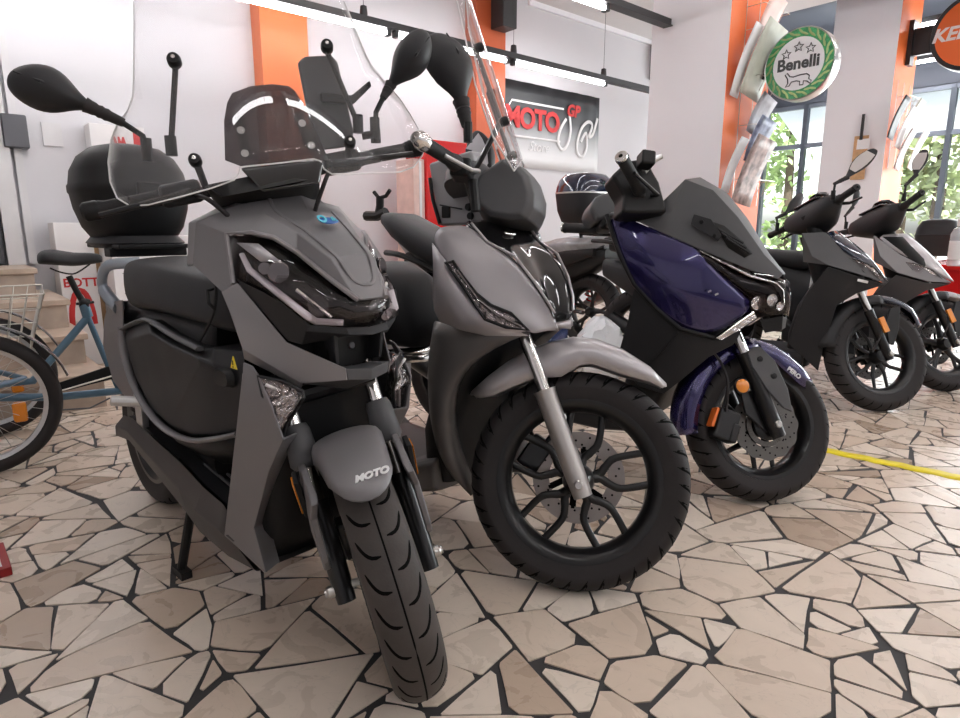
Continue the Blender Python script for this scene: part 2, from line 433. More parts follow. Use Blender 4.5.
    v3 = nt.nodes.new('ShaderNodeMapRange'); v3.inputs['From Min'].default_value = 0; v3.inputs['From Max'].default_value = .008; v3.inputs['To Min'].default_value = .88; v3.inputs['To Max'].default_value = 1
    nt.links.new(v2.outputs[0], v3.inputs['Value'])
    m2 = nt.nodes.new('ShaderNodeVectorMath'); m2.operation = 'SCALE'; nt.links.new(mu.outputs['Vector'], m2.inputs[0]); nt.links.new(v3.outputs['Result'], m2.inputs['Scale'])
    nt.links.new(m2.outputs['Vector'], b.inputs['Base Color'])
    rr = nt.nodes.new('ShaderNodeMapRange'); rr.inputs['To Min'].default_value = .16; rr.inputs['To Max'].default_value = .42; nt.links.new(n1.outputs['Fac'], rr.inputs['Value']); nt.links.new(rr.outputs['Result'], b.inputs['Roughness'])
    n3 = nt.nodes.new('ShaderNodeTexNoise'); n3.inputs['Scale'].default_value = 14; n3.inputs['Detail'].default_value = 7; nt.links.new(off.outputs['Vector'], n3.inputs['Vector'])
    bp = nt.nodes.new('ShaderNodeBump'); bp.inputs['Strength'].default_value = .18; bp.inputs['Distance'].default_value = .006; nt.links.new(n3.outputs['Fac'], bp.inputs['Height']); nt.links.new(bp.outputs['Normal'], b.inputs['Normal'])
    MATS['paving_stone'] = m
    mat('mortar', (.035, .033, .034), .7, bump=.3, bscale=60, var=.2)
    me.materials.append(m); me.materials.append(MATS['mortar'])
    me.polygons.foreach_set('material_index', [0] * nst + [1])
    a = me.attributes.new('tone', 'FLOAT', 'FACE'); a.data.foreach_set('value', tone)
    o = bpy.data.objects.new('floor', me); COL.objects.link(o); struct(o)
make_floor()
# --- walls, ceiling
ZR = 3.95
struct(SB('wall_back', 'wall_white', (U0, U1 + .2, NB, NB + .15, 0, ZR)))
struct(SB('wall_left', 'wall_white', (U0 - .15, U0, NF, NB, 0, ZC)))
struct(SB('ceiling', 'ceiling_white', (U0, 8.3, NF, NB, ZC, ZC + .1)))
struct(SB('ceiling_right', 'beam_grey', (8.3, U1 + .2, NF, NB, ZR, ZR + .1)))
struct(SB('trim_1', 'beam_grey', (8.2, 8.3, NF, NB, ZC + .101, ZR + .1)))
struct(SB('trim_2', 'pillar_white', (5.6, 8.28, NB - .03, NB, ZC - .06, ZC)))
# white pillars with an orange front face
for k, u in enumerate((5.07, 8.91)):
    mb = MB(); sbox(mb, u, u + .73, 2.8, 3.53, 0, ZC if k == 0 else ZR); mb.mi = [0] * 6
    mb.mi[2] = 1        # n = 2.8 face
    mb.xf(SHOP); struct(mb.build('trim_%d' % (3 + k), ['pillar_white', 'orange_paint']))
for k, u in enumerate((2.32, 4.66)):
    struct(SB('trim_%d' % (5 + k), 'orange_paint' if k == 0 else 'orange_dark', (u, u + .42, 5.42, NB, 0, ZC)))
# window wall on the right (dark strip above, glazing below) and shop front behind the camera
WT = 3.05
struct(SB('wall_right', 'beam_grey', (U1, U1 + .15, NF, NB, WT, ZR), (U1, U1 + .15, NF, NB, 0, .35)))
ms = [5.55, 4.88, 3.98, 2.82, 1.6, .3, -1.2, -2.8, -4.4, -5.45]
for k in range(len(ms) - 1):
    a, b = ms[k + 1], ms[k]
    w = SB('window_%d' % (k + 1), 'window_frame', (U1 + .02, U1 + .12, a - .035, a + .035, .35, WT), (U1 + .02, U1 + .12, b - .035, b + .035, .35, WT), (U1 + .03, U1 + .11, a, b, .35, .43), (U1 + .03, U1 + .11, a, b, WT - .07, WT), (U1 + .03, U1 + .11, a, b, 2.34, 2.41))
    struct(w); g = SB('pane', 'window_glass', (U1 + .06, U1 + .07, a, b, .43, WT - .07), parent=w)
struct(SB('wall_front', 'wall_shade', (U0, U1 + .2, NF - .15, NF, 0, ZR)))
# door on the landing (far left) with frame, gap and lock box
def door():
    F2 = SHOPF
    d = SB('door_1', 'door_white', (-.42, .375, 5.53, NB, .73, 2.9), (.43, .53, 5.5, NB, .73, 2.9), (.555, .60, 5.54, NB, .73, 2.9)); struct(d)
    SB('door_gap', 'metal_dark', (.38, .425, 5.56, NB - .002, .73, 2.9), parent=d)
    SB('lock_box', 'metal_dark', (.50, .645, 5.47, 5.598, 1.52, 1.74), parent=d, bevel=.01)
    SB('bolt_rod', 'metal_dark', (.385, .41, 5.50, 5.53, .74, 1.5), parent=d)
door()
tag(SB('wall_plate', 'door_white', (.74, .86, 5.585, NB, 1.56, 1.72)), 'small white square cover plate on the white wall left of the boxes', 'cover plate')
# stairs up to the door
def stairs():
    nn = [3.93, 4.27, 4.6, 4.93]; zz = [.2, .375, .55, .73]; rr = [.68, .66, .64, .53]
    mb = MB(); mt = MB()
    for k in range(4):
        n1 = 5.5
        z0 = 0 if k == 0 else zz[k - 1]
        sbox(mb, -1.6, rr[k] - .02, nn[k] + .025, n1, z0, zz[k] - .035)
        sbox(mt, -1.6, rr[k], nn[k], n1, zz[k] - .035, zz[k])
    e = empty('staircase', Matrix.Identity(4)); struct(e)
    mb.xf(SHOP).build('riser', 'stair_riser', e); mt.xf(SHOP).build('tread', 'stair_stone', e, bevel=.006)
stairs()
# --- hanging light tracks
def track(n, z, u0, u1, tubes, label, hang, group=None, est=None):
    e = empty('light_track', Matrix.Translation(shop((u0 + u1) / 2, n, z)), label, 'ceiling light', group); iv = e.matrix_world.inverted()
    mb = MB(); sbox(mb, u0, u1, n - .03, n + .03, z + .02, z + .075); sbox(mb, u0, u1, n - .045, n + .045, z + .014, z + .024); mb.xf(iv @ SHOP).build('rail', 'fixture', e)
    for a, b in tubes:
        t = MB(); t.tube([shop(a + .03, n, z - .012), shop(b - .03, n, z - .012)], .02, 12); t.xf(iv).build('tube', 'tube_light', e)
        for q in (a + .015, b - .015):
            c = MB(); sbox(c, q - .02, q + .02, n - .03, n + .03, z - .04, z + .02); c.xf(iv @ SHOP).build('lamp_holder', 'fixture', e, bevel=.006)
    for q in hang:
        c = MB(); c.tube([shop(q, n, z + .07), shop(q, n, ZC)], .0025, 6); c.lathe([(.004, .16), (.028, .15), (.034, .09), (.03, .07)], shop(q, n, z), (0, 0, 1), 12); c.xf(iv).build('hanger', 'fixture', e)
    return e
track(5.0, 2.66, -.6, 8.6, [(-.2, 1.55), (1.58, 3.3), (3.35, 4.72), (4.78, 6.3)], 'long black light track hung along the back wall over the red logo banner', (1.0, 3.05, 4.8, 6.26))
track(3.37, 2.66, -1.0, 7.6, [(-.6, .95), (1.05, 2.6), (2.68, 4.23)], 'black light track with bright tube at top edge beside the white pillar', (2.66, 4.25, 5.6))
tg = 'light tracks added out of view overhead for fill light'
for n in (1.4, -.6, -2.6, -4.4):  # unseen tracks added over the near half of the shop to brighten it
    track(n, 3.3, -1.5, 7.5, [(-1.2, .3), (.6, 2.1), (2.4, 3.9), (4.2, 5.7), (5.9, 7.4)], 'light track added out of view overhead for fill light', (0, 3, 6), tg)
for k, (px, py, u) in enumerate(((845, 41, 9.9), (842, 75, 11.0))):
    c = SHOPF.U(px, py, x=u)
    e = empty('ceiling_light', Matrix.Translation(shop(u, c.y, c.z)), ('tube light on the dark ceiling beside the green-rimmed round sign, upper of the two', 'tube light on the dark ceiling beside the green-rimmed round sign, lower of the two')[k], 'ceiling light'); iv = e.matrix_world.inverted()
    mb = MB(); sbox(mb, u - .04, u + .04, c.y - 3.1, c.y + .55, c.z + .02, c.z + .08); mb.xf(iv @ SHOP).build('housing', 'fixture', e)
    for a, b in ((c.y - 3.0, c.y - 1.55), (c.y - 1.4, c.y + .4)):
        t = MB(); t.tube([shop(u, a, c.z), shop(u, b, c.z)], .022, 10); t.xf(iv).build('tube', 'tube_light', e)
    for a in (c.y - 2.6, c.y - .3):
        t = MB(); t.tube([shop(u, a, c.z + .08), shop(u, a, ZR)], .006, 6); t.xf(iv).build('hanger', 'fixture', e)
tag(SB('wall_speaker', 'fixture', (4.86, 5.06, 5.22, 5.419, 3.06, 3.5), bevel=.01), 'black wall box high on the back wall beside the dark orange column', 'speaker')
tag(SB('wall_vent', 'beam_grey', (8.02, 8.29, 5.5, NB, 3.04, 3.5), bevel=.01), 'grey box at the top of the back wall by the white pillar', 'wall unit')
# --- banner
def banner():
    n = 5.585; u0, u1, z0, z1 = 5.13, 6.93, 1.70, 2.66
    m = bpy.data.materials.new('banner_print'); m.use_nodes = True; nt = m.node_tree; b = nt.nodes['Principled BSDF']; b.inputs['Roughness'].default_value = .45
    tc = nt.nodes.new('ShaderNodeTexCoord'); sx = nt.nodes.new('ShaderNodeSeparateXYZ'); nt.links.new(tc.outputs['Object'], sx.inputs[0])
    mr = nt.nodes.new('ShaderNodeMapRange'); mr.inputs['From Min'].default_value = z0; mr.inputs['From Max'].default_value = z1; nt.links.new(sx.outputs['Z'], mr.inputs['Value'])
    cr = nt.nodes.new('ShaderNodeValToRGB'); e = cr.color_ramp.elements; e[0].position = .18; e[0].color = (.74, .74, .75, 1); e[1].position = .82; e[1].color = (.014, .015, .018, 1)
    q = cr.color_ramp.elements.new(.42); q.color = (.42, .43, .44, 1); q = cr.color_ramp.elements.new(.6); q.color = (.10, .105, .11, 1)
    nt.links.new(mr.outputs['Result'], cr.inputs['Fac']); nt.links.new(cr.outputs['Color'], b.inputs['Base Color']); MATS['banner_print'] = m
    mb = MB(); rows = []
    for i in range(25):
        u = u0 + (u1 - u0) * i / 24; w = .006 * math.sin(i * 1.7) + .004 * math.sin(i * .6)
        rows.append([shop(u, n + w * (j / 8), z0 + (z1 - z0) * j / 8) for j in range(9)])
    mb.grid(rows); o = mb.build('wall_banner', 'banner_print', solid=.003); tag(o, 'black to white fabric banner with red lettering on the back wall', 'banner')
    TM = lambda u, z, k=1: SHOP @ Matrix.Translation((u, n - .02, z)) @ Matrix.Rotation(PI / 2, 4, 'X')
    mb = MB(); path = [(5.33, 2.06), (5.27, 2.28), (5.36, 2.43), (6.20, 2.43)]
    q = MB(); q.tube([shop(u, n - .014, z) for u, z in ((6.17, 2.05), (5.36, 2.05), (5.29, 2.10), (5.27, 2.36), (5.33, 2.44), (6.22, 2.44))], .012, 6, flat=.3, up=NA); q.build('logo_frame', 'white_mark', o)
    text_mesh('red_lettering', 'MOTO', 'red_print', TM(5.68, 2.25) , .32, .003, o, bold=.012, spacing=.92)
    text_mesh('small_red_lettering', 'GP', 'red_print', TM(6.39, 2.43), .19, .003, o, bold=.008, shear=.2)
    text_mesh('script_lettering', 'Store', 'white_mark', TM(5.78, 1.95), .16, .002, o, shear=.35)
    q = MB(); q.tube([shop(u, n - .016, z) for u, z in catmull2([(6.33, 2.38), (6.36, 2.2), (6.30, 2.02), (6.2, 1.96), (6.13, 2.05), (6.17, 2.2), (6.27, 2.33)])], .02, 6, flat=.3, up=NA); q.build('bike_outline', 'white_mark', o)
    q = MB(); q.tube([shop(u, n - .016, z) for u, z in catmull2([(6.88, 2.4), (6.8, 2.2), (6.72, 2.16), (6.78, 2.3), (6.7, 2.34), (6.58, 2.26), (6.5, 2.1), (6.5, 1.95), (6.6, 1.9), (6.68, 2.02), (6.66, 2.2), (6.56, 2.08)])], .02, 6, flat=.3, up=NA); q.build('bike_outline', 'white_mark', o)
def catmull2(p): return [(q.x, q.y) for q in catmull([(a, b, 0) for a, b in p], 5)]
banner()
# --- cartons by the stairs
def carton(name, u0, u1, n0, n1, z0, z1, label, m='carton', cat='box', tilt=0):
    o = SB(name, m, (u0, u1, n0, n1, z0, z1), bevel=.004); tag(o, label, cat, None); return o
c1 = carton('cardboard_box', .69, .92, 5.28, 5.52, 0, 1.02, 'tall white carton with red lettering standing right of the stairs')
TMc = lambda u, n, z: SHOP @ Matrix.Translation((u, n - .003, z)) @ Matrix.Rotation(PI / 2, 4, 'X')
text_mesh('red_lettering', 'BOTTE', 'red_print', TMc(.835, 5.28, .60), .085, .001, c1, bold=.002)
q = MB(); q.tube([shop(.80 + .07 * math.cos(a), 5.275, .30 + .25 * math.sin(a)) for a in [PI * k / 12 for k in range(13)]], .018, 6, flat=.15, up=NA); q.build('red_arc', 'red_print', c1)
c2 = carton('cardboard_box', .965, 1.62, 4.97, 5.36, 0, .93, 'wide white carton with printed lines behind the grey scooter rack')
for k in range(5):
    q = MB(); sbox(q, 1.02, 1.16 - .02 * (k % 2), 4.964, 4.97, .74 - k * .07, .745 - k * .07); q.xf(SHOP).build('printed_line', 'metal_dark', c2)
c3 = carton('cardboard_box', 1.0, 1.36, 5.40, 5.58, .0, 1.72, 'tall white carton with red wing print against the back wall')
for k in range(3):
    q = MB(); q.tube([shop(1.13 + .02 * k, 5.392, 1.47 - .02 * k), shop(1.17 + .02 * k, 5.392, 1.54 + .03 * k), shop(1.15 + .03 * k, 5.392, 1.64)], [.006, .016, .006], 6, flat=.2, up=NA); q.build('red_print', 'red_print', c3)
q = MB(); sbox(q, 1.28, 1.34, 5.39, 5.4, 1.0, 1.68); q.xf(SHOP).build('red_stripe', 'red_print', c3)
tag(SB('wood_board', 'carton_brown', (.93, .962, 5.36, 5.5, 0, 1.0)), 'narrow brown board standing between the white cartons', 'board')
# --- red display stand
st = empty('display_stand', Matrix.Identity(4), 'red display stand with pink striped side against the back wall', 'display stand')
SB('red_panel', 'red_gloss', (3.645, 4.27, 4.95, 5.3, 0, 1.80), parent=st, bevel=.01)
SB('pale_panel', 'paper_pink', (3.51, 3.64, 4.98, 5.27, 0, 1.62), parent=st, bevel=.01)
SB('white_strip', 'paper_white', (3.575, 3.60, 4.972, 4.98, 0.02, 1.6), parent=st)
# --- signs on the pillars
def sign(u, n0, c, R, ry, name, label, face, rim, th):
    e = empty(name, Matrix.Translation(shop(u, c[0], c[1])) @ Matrix.Rotation(TH, 4, 'Z'), label, 'sign')
    # local: x = along wall, y = towards wall, z up; face normals are -x / +x
    mb = MB(); n = 48
    ring = lambda k, x: [Vector((x, k * R * math.cos(2 * PI * i / n), k * ry * math.sin(2 * PI * i / n))) for i in range(n)]
    mb.loft([ring(.93, -th / 2), ring(.985, -th / 2 - .008), ring(1, -th / 2 + .004), ring(1, th / 2 - .004), ring(.985, th / 2 + .008), ring(.93, th / 2)], cap=True); mb.build('rim', rim, e, smooth=50)
    return e, ring
bc = [SHOPF.U(x, y, x=5.43) for x, y in ((803, 64), (768, 70), (838, 60), (803, 28), (803, 101))]
cy = (bc[1].y + bc[2].y) / 2; cz = (bc[3].z + bc[4].z) / 2; R = abs(bc[1].y - bc[2].y) / 2; ry = (bc[3].z - bc[4].z) / 2
e, ring = sign(5.43, 2.8, (cy, cz), (R + ry) / 2, (R + ry) / 2, 'round_sign', 'round white sign with green wreath and stars hung from the nearer pillar', 'sign_white', 'steel', .11)
Rb = (R + ry) / 2
q = MB(); q.loft([ring(.955, -.056), ring(.955, -.063)]); q.build('green_wreath', 'sign_green', e)
q = MB(); q.loft([ring(.72, -.062), ring(.72, -.067)]); q.build('white_face', 'sign_white', e)
# leaf ticks round the wreath
q = MB()
for i in range(44):
    a = 2 * PI * i / 44; r = Rb * (.80 + .07 * (i % 2)); cpt = Vector((-.064, r * math.cos(a), r * math.sin(a)))
    q.ball(cpt, (.003, .03, .009), Matrix.Rotation(a + 1.9 + .5 * (i % 2), 3, 'X'), 8, 5)
q.build('wreath_leaves', 'leaf', e)
ST = lambda y, z, rot=0: Matrix.Translation((-.0675, y, z)) @ Matrix.Rotation(rot, 4, 'X') @ Matrix.Rotation(-PI / 2, 4, 'Z') @ Matrix.Rotation(PI / 2, 4, 'X')
text_mesh('black_lettering', 'Benelli', 'sign_black', ST(0, .0), Rb * .45, .002, e, bold=.004)
for sy, sz in ((.36, .3), (.02, .45), (-.32, .36)):
    q = MB(); pts = []
    for i in range(10):
        r = Rb * (.14 if i % 2 == 0 else .06); a = PI / 2 + PI * i / 5; pts.append(Vector((-.069, sy * Rb + r * math.cos(a), sz * Rb + r * math.sin(a))))
    q.tube(pts, .004, 6, loop=True); q.build('star', 'sign_black', e)
q = MB(); lion = [(.34, -.36), (.36, -.28), (.28, -.22), (.1, -.22), (-.1, -.25), (-.2, -.22), (-.28, -.12), (-.34, -.16), (-.26, -.28), (-.24, -.40), (-.30, -.50), (-.2, -.48), (-.14, -.38), (0, -.37), (.1, -.40), (.1, -.5), (.2, -.5), (.2, -.4), (.3, -.42), (.4, -.5), (.42, -.42)]
q.tube([Vector((-.069, -a * Rb, (b - .10) * Rb)) for a, b in lion], .0045, 6, loop=True); q.build('lion_outline', 'sign_black', e)
q = MB(); q.box((0, Rb + (2.8 - cy - Rb) / 2, 0), (.05, max(.02, 2.8 - cy - Rb) + .05, .12)); q.build('bracket', 'sign_black', e)
ka = SHOPF.U(932, 38, x=9.3); kt = SHOPF.U(945, 0, x=9.3)
Rk = .42; kc = (ka.y - Rk, ka.z - .02)
e, ring = sign(9.3, 2.8, kc, Rk, Rk, 'round_sign', 'orange round sign with black rim on the far pillar at right edge', 'sign_orange', 'sign_black', .14)
q = MB(); q.loft([ring(.88, -.072), ring(.88, -.08)]); q.build('orange_face', 'sign_orange', e)
ST2 = Matrix.Translation((-.085, .0, -.0)) @ Matrix.Rotation(-PI / 2, 4, 'Z') @ Matrix.Rotation(PI / 2, 4, 'X')
text_mesh('white_lettering', 'KEEWAY', 'white_mark', ST2, .2, .003, e, bold=.006, shear=.25)
q = MB(); q.box((0, Rk + (2.8 - ka.y) / 2 - .03, 0), (.07, 2.8 - ka.y + .08, .3)); q.box((0, Rk + 2.8 - ka.y - .025, 0), (.14, .05, .5)); q.build('bracket', 'sign_black', e)
# --- leaflet racks on the orange faces
def rack(u0, u1, z0, z1, lv, label, glabel):
    e = empty('leaflet_rack', Matrix.Translation(shop((u0 + u1) / 2, 2.8, z0)), label, 'leaflet rack'); iv = e.matrix_world.inverted()
    mb = MB()
    for z in lv:
        mb.tube([shop(a, b, z) for a, b in ((u0, 2.79), (u0, 2.64), (u1, 2.64), (u1, 2.79))], .003, 5)
        for k in range(1, 4):
            u = u0 + (u1 - u0) * k / 4; mb.tube([shop(u, 2.64, z), shop(u, 2.70, z - .13)], .0022, 5)
    for u in (u0, (u0 + u1) / 2, u1): mb.tube([shop(u, 2.79, z0), shop(u, 2.79, z1)], .003, 5)
    mb.xf(iv).build('wire_frame', 'wire', e)
def leaflet(u, n, z, w, h, tilt, lean, m, label, name='leaflet'):
    mb = MB(); rows = []
    for i in range(7):
        t = i / 6; s = .02 * math.sin(t * PI)
        rows.append([Vector((-w / 2 + w * j / 4, s, -h / 2 + h * t)) for j in range(5)])
    mb.grid(rows); Mx = SHOP @ Matrix.Translation((u, n, z)) @ Matrix.Rotation(lean, 4, 'Y') @ Matrix.Rotation(tilt, 4, 'X')
    mb.xf(Mx); o = mb.build(name, m, solid=.006); tag(o, label, 'leaflet', None); return o
zr = lambda py, px=750: SHOPF.U(px, py, y=2.7).z
rack(5.3, 5.74, zr(205), zr(-60), [zr(k) for k in (180, 150, 125, 75, 48, 25, 0)], 'wire leaflet rack on the orange face of the nearer pillar', '')
def pl(px, py): p = SHOPF.U(px, py, y=2.66); return p.x, p.z
for (px, py, w, h, lean, m, lab, dn) in ((771, 22, .20, .34, .12, 'paper_pink', 'pale pink leaflet at the top of the pillar rack', 0), (760, 62, .26, .52, .16, 'paper_green', 'greenish booklet in the upper pocket of the pillar rack', -.03), (750, 60, .10, .5, .1, 'paper_white', 'white leaflet tucked behind the greenish booklet', .03), (764, 116, .2, .3, .25, 'paper_grey', 'grey folded leaflet above the lower pocket of the pillar rack', .02), (758, 142, .22, .34, .16, 'paper_blue', 'blue grey brochure in the middle pocket of the pillar rack', -.02), (748, 172, .26, .5, .14, 'paper_brown', 'brown photo brochure hanging in the lowest pocket of the pillar rack', -.05), (737, 165, .10, .4, .12, 'paper_white', 'white leaflet at left of the lowest pocket', .02)):
    u, z = pl(px, py); leaflet(u, 2.66 + dn, z, w * 1.25, h * 1.1, .28, lean, m, lab)
z2 = lambda py: SHOPF.U(910, py, y=2.7).z
rack(9.05, 9.5, z2(170), z2(80), [z2(k) for k in (150, 132, 115, 98)], 'wire leaflet rack on the orange face of the far pillar', '')
for px, py, m, lab in ((899, 118, 'sign_black', 'dark brochure in the far pillar rack'), (906, 128, 'paper_white', 'white brochure in the far pillar rack'), (914, 120, 'paper_green', 'greyish booklet at right of the far pillar rack'), (905, 150, 'paper_brown', 'brown brochure at the bottom of the far pillar rack'), (918, 150, 'paper_white', 'white sheet hanging below the far pillar rack')):
    p = SHOPF.U(px, py, y=2.66); leaflet(p.x, 2.66, p.z, .2, .48, .26, .14, m, lab)
# clipboard on the white side of the far pillar
cp_ = SHOPF.U(860, 158, x=8.9)
e = empty('clipboard', Matrix.Translation(shop(8.9, cp_.y, cp_.z)) @ Matrix.Rotation(TH, 4, 'Z'), 'wooden clipboard with papers hung on the white side of the far pillar', 'clipboard')
q = MB(); q.box((-.02, 0, 0), (.02, .16, .52)); q.build('board', 'wood', e, bevel=.004)
q = MB(); q.box((-.035, -.03, .16), (.006, .14, .12)); q.build('note', 'paper_white', e)
q = MB(); q.box((-.04, 0, .36), (.02, .03, .3)); q.build('strap', 'sign_black', e)
# --- tape on the floor
p0 = ground(822, 450); p1 = ground(990, 484)
d = (p1 - p0).normalized(); nrm = Vector((-d.y, d.x, 0)); mb = MB()
L = (p1 - p0).length; rows = []
for i in range(15):
    c = p0 + d * (L * i / 14) + nrm * .006 * math.sin(i * 2.1); rows.append([c + nrm * -.036 + Vector((0, 0, .002)), c + nrm * .036 + Vector((0, 0, .0025))])
mb.grid(rows); tag(mb.build('floor_tape', 'tape_yellow', solid=.001, soff=1), 'yellow tape strip stuck across the stone floor at right', 'tape')
# --- red counter at the right with a bottle and a black case on it
ce = empty('red_counter', SHOP @ Matrix.Translation((6.75, .6, 0)), 'red table at the right edge behind the last scooter', 'table')
ZT = .70
q = MB(); q.box((0, 0, ZT - .02), (1.3, 2.1, .04)); q.build('table_top', 'red_gloss', ce, bevel=.006)
q = MB(); q.box((0, 0, ZT - .21), (1.24, 2.04, .34)); q.build('apron', 'red_gloss', ce, bevel=.006)
for sx in (-1, 1):
    for sy in (-1, 1): q = MB(); q.box((sx * .57, sy * .95, .165), (.07, .07, .33)); q.build('leg', 'wood', ce, bevel=.006)
bp = SHOPF.U(955, 266, z=ZT)
e = empty('spray_bottle', SHOP @ Matrix.Translation((bp.x, bp.y, ZT)), 'clear bottle with white pump standing on the red table', 'bottle')
q = MB(); q.lathe([(.0, 0), (.052, 0), (.056, .01), (.056, .24), (.04, .28), (.02, .29), (.02, .31)], n=24); q.build('body', 'film_wrap', e)
q = MB(); q.lathe([(.024, .30), (.026, .35), (.012, .355), (.012, .39)], n=16); q.box((.02, 0, .40), (.08, .025, .025)); q.build('pump', 'reflector_white', e)
q = MB(); q.lathe([(.0565, .05), (.0565, .19)], n=24, cap=False); q.build('label_wrap', 'paper_white', e)
bx = SHOPF.U(941, 257, z=ZT)
e = empty('top_case', SHOP @ Matrix.Translation((bx.x + .35, bx.y + .12, ZT)), 'black scooter top case lying on the red table', 'top case')
q = MB(); q.loft([superring((0, 0, t), .24 * k, .20 * k, 28, 3.4) for t, k in ((0, .8), (.02, .9), (.12, .98), (.2, 1), (.205, 1.02), (.225, 1.02))]); q.build('case_body', 'plastic_dark', e, smooth=50)
q = MB(); q.loft([superring((0, 0, t), .24 * k, .20 * k, 28, 3.4) for t, k in ((.226, 1.02), (.235, 1), (.29, .96), (.36, .8), (.385, .5))]); q.build('case_lid', 'plastic_dark', e, smooth=50)
# ------------------------------------------------------------------ two-wheeler building blocks
def proj(P):
    d = Vector(P) - CAMP; fw = d.y * CP - d.z * SP; up = d.y * SP + d.z * CP
    return (480 + F * d.x / fw, 359 - F * up / fw)
class Bike:
    """heading in degrees, steer in degrees (+ left), contact = pixel of the steered front contact"""
    def __init__(s, contact, heading, steer, R, wb, rake=26.5, trail=.085, rt=.05, fwd=0):
        s.R, s.wb, s.rt = R, wb, rt; r = math.radians(rake); s.a = Vector((-math.sin(r), 0, math.cos(r)))
        piv = Matrix.Translation((trail, 0, 0)); s.st = math.radians(steer)
        S = piv @ Matrix.Rotation(s.st, 4, s.a) @ piv.inverted()
        w = S.to_3x3() @ Vector((0, 1, 0)); C = S @ Vector((0, 0, R)); z = Vector((0, 0, 1)); d = (-z + w * w.z).normalized()
        low = C + d * (R - rt) - z * rt
        S = Matrix.Translation(s.a * (-low.z / s.a.z)) @ S
        C = S @ Vector((0, 0, R)); low = C + d * (R - rt) - z * rt
        s.S = S; g = ground(*contact); rot = Matrix.Rotation(math.radians(heading), 4, 'Z')
        p = g - rot.to_3x3() @ Vector((low.x, low.y, 0))
        s.M = Matrix.Translation((p.x, p.y, 0)) @ rot
        s.B = Frame(s.M); s.T = Frame(s.M @ S)
    def pb(s, x, y, z): return proj(s.M @ Vector((x, y, z)))
    def pt(s, x, y, z): return proj(s.M @ s.S @ Vector((x, y, z)))
def on_surf(fr, fx, px, py):
    """meet the camera ray with the sheet x = fx(y, z) in frame fr"""
    o = fr.I @ CAMP; d = fr.I.to_3x3() @ ray(px, py); x = fx(0, 1.1)
    for _ in range(40):
        t = (x - o.x) / d.x; p = o + d * t; x = .5 * x + .5 * fx(p.y, p.z)
    return (p.y, p.z)
def sheet(yz, fx, step=.03):
    """triangulated curved sheet with outline yz"""
    pts = [Vector(p) for p in yz]; n = len(pts); dense = []
    for i in range(n):
        a, b = pts[i], pts[(i + 1) % n]; m = max(1, int((b - a).length / step))
        dense += [a + (b - a) * j / m for j in range(m)]
    y0, y1 = min(p.x for p in dense), max(p.x for p in dense); z0, z1 = min(p.y for p in dense), max(p.y for p in dense)
    def inside(q):
        r = False
        for i in range(len(dense)):
            a, b = dense[i], dense[i - 1]
            if (a.y > q.y) != (b.y > q.y) and q.x < (b.x - a.x) * (q.y - a.y) / (b.y - a.y) + a.x: r = not r
        return r
    ins = []
    y = y0 + step / 2
    while y < y1:
        z = z0 + step / 2
        while z < z1:
            q = Vector((y, z))
            if inside(q) and min((q - p).length for p in dense) > step * .45: ins.append(q)
            z += step
        y += step
    allp = dense + ins; k = len(dense)
    V, E_, Fc, *_ = delaunay_2d_cdt(allp, [], [list(range(k))], 1, 1e-6)
    mb = MB()
    for q in V: mb.vert((fx(q.x, q.y), q.x, q.y))
    for f in Fc: mb.face(f)
    return mb
def seg_ring(mb, r0, r1, y0, y1, o, n=40): mb.lathe([(r0, y0), (r1, y0), (r1, y1), (r0, y1)], o, (0, 1, 0), n, loop=True, cap=False)
def tyre_point(R, w, h, ang, t, off=0):
    """ang around the wheel (0 = front, + up), t across the tread in radians"""
    r = R - h + (h + off) * math.cos(t); y = (w + off) * math.sin(t)
    return Vector((r * math.cos(ang), y, r * math.sin(ang)))
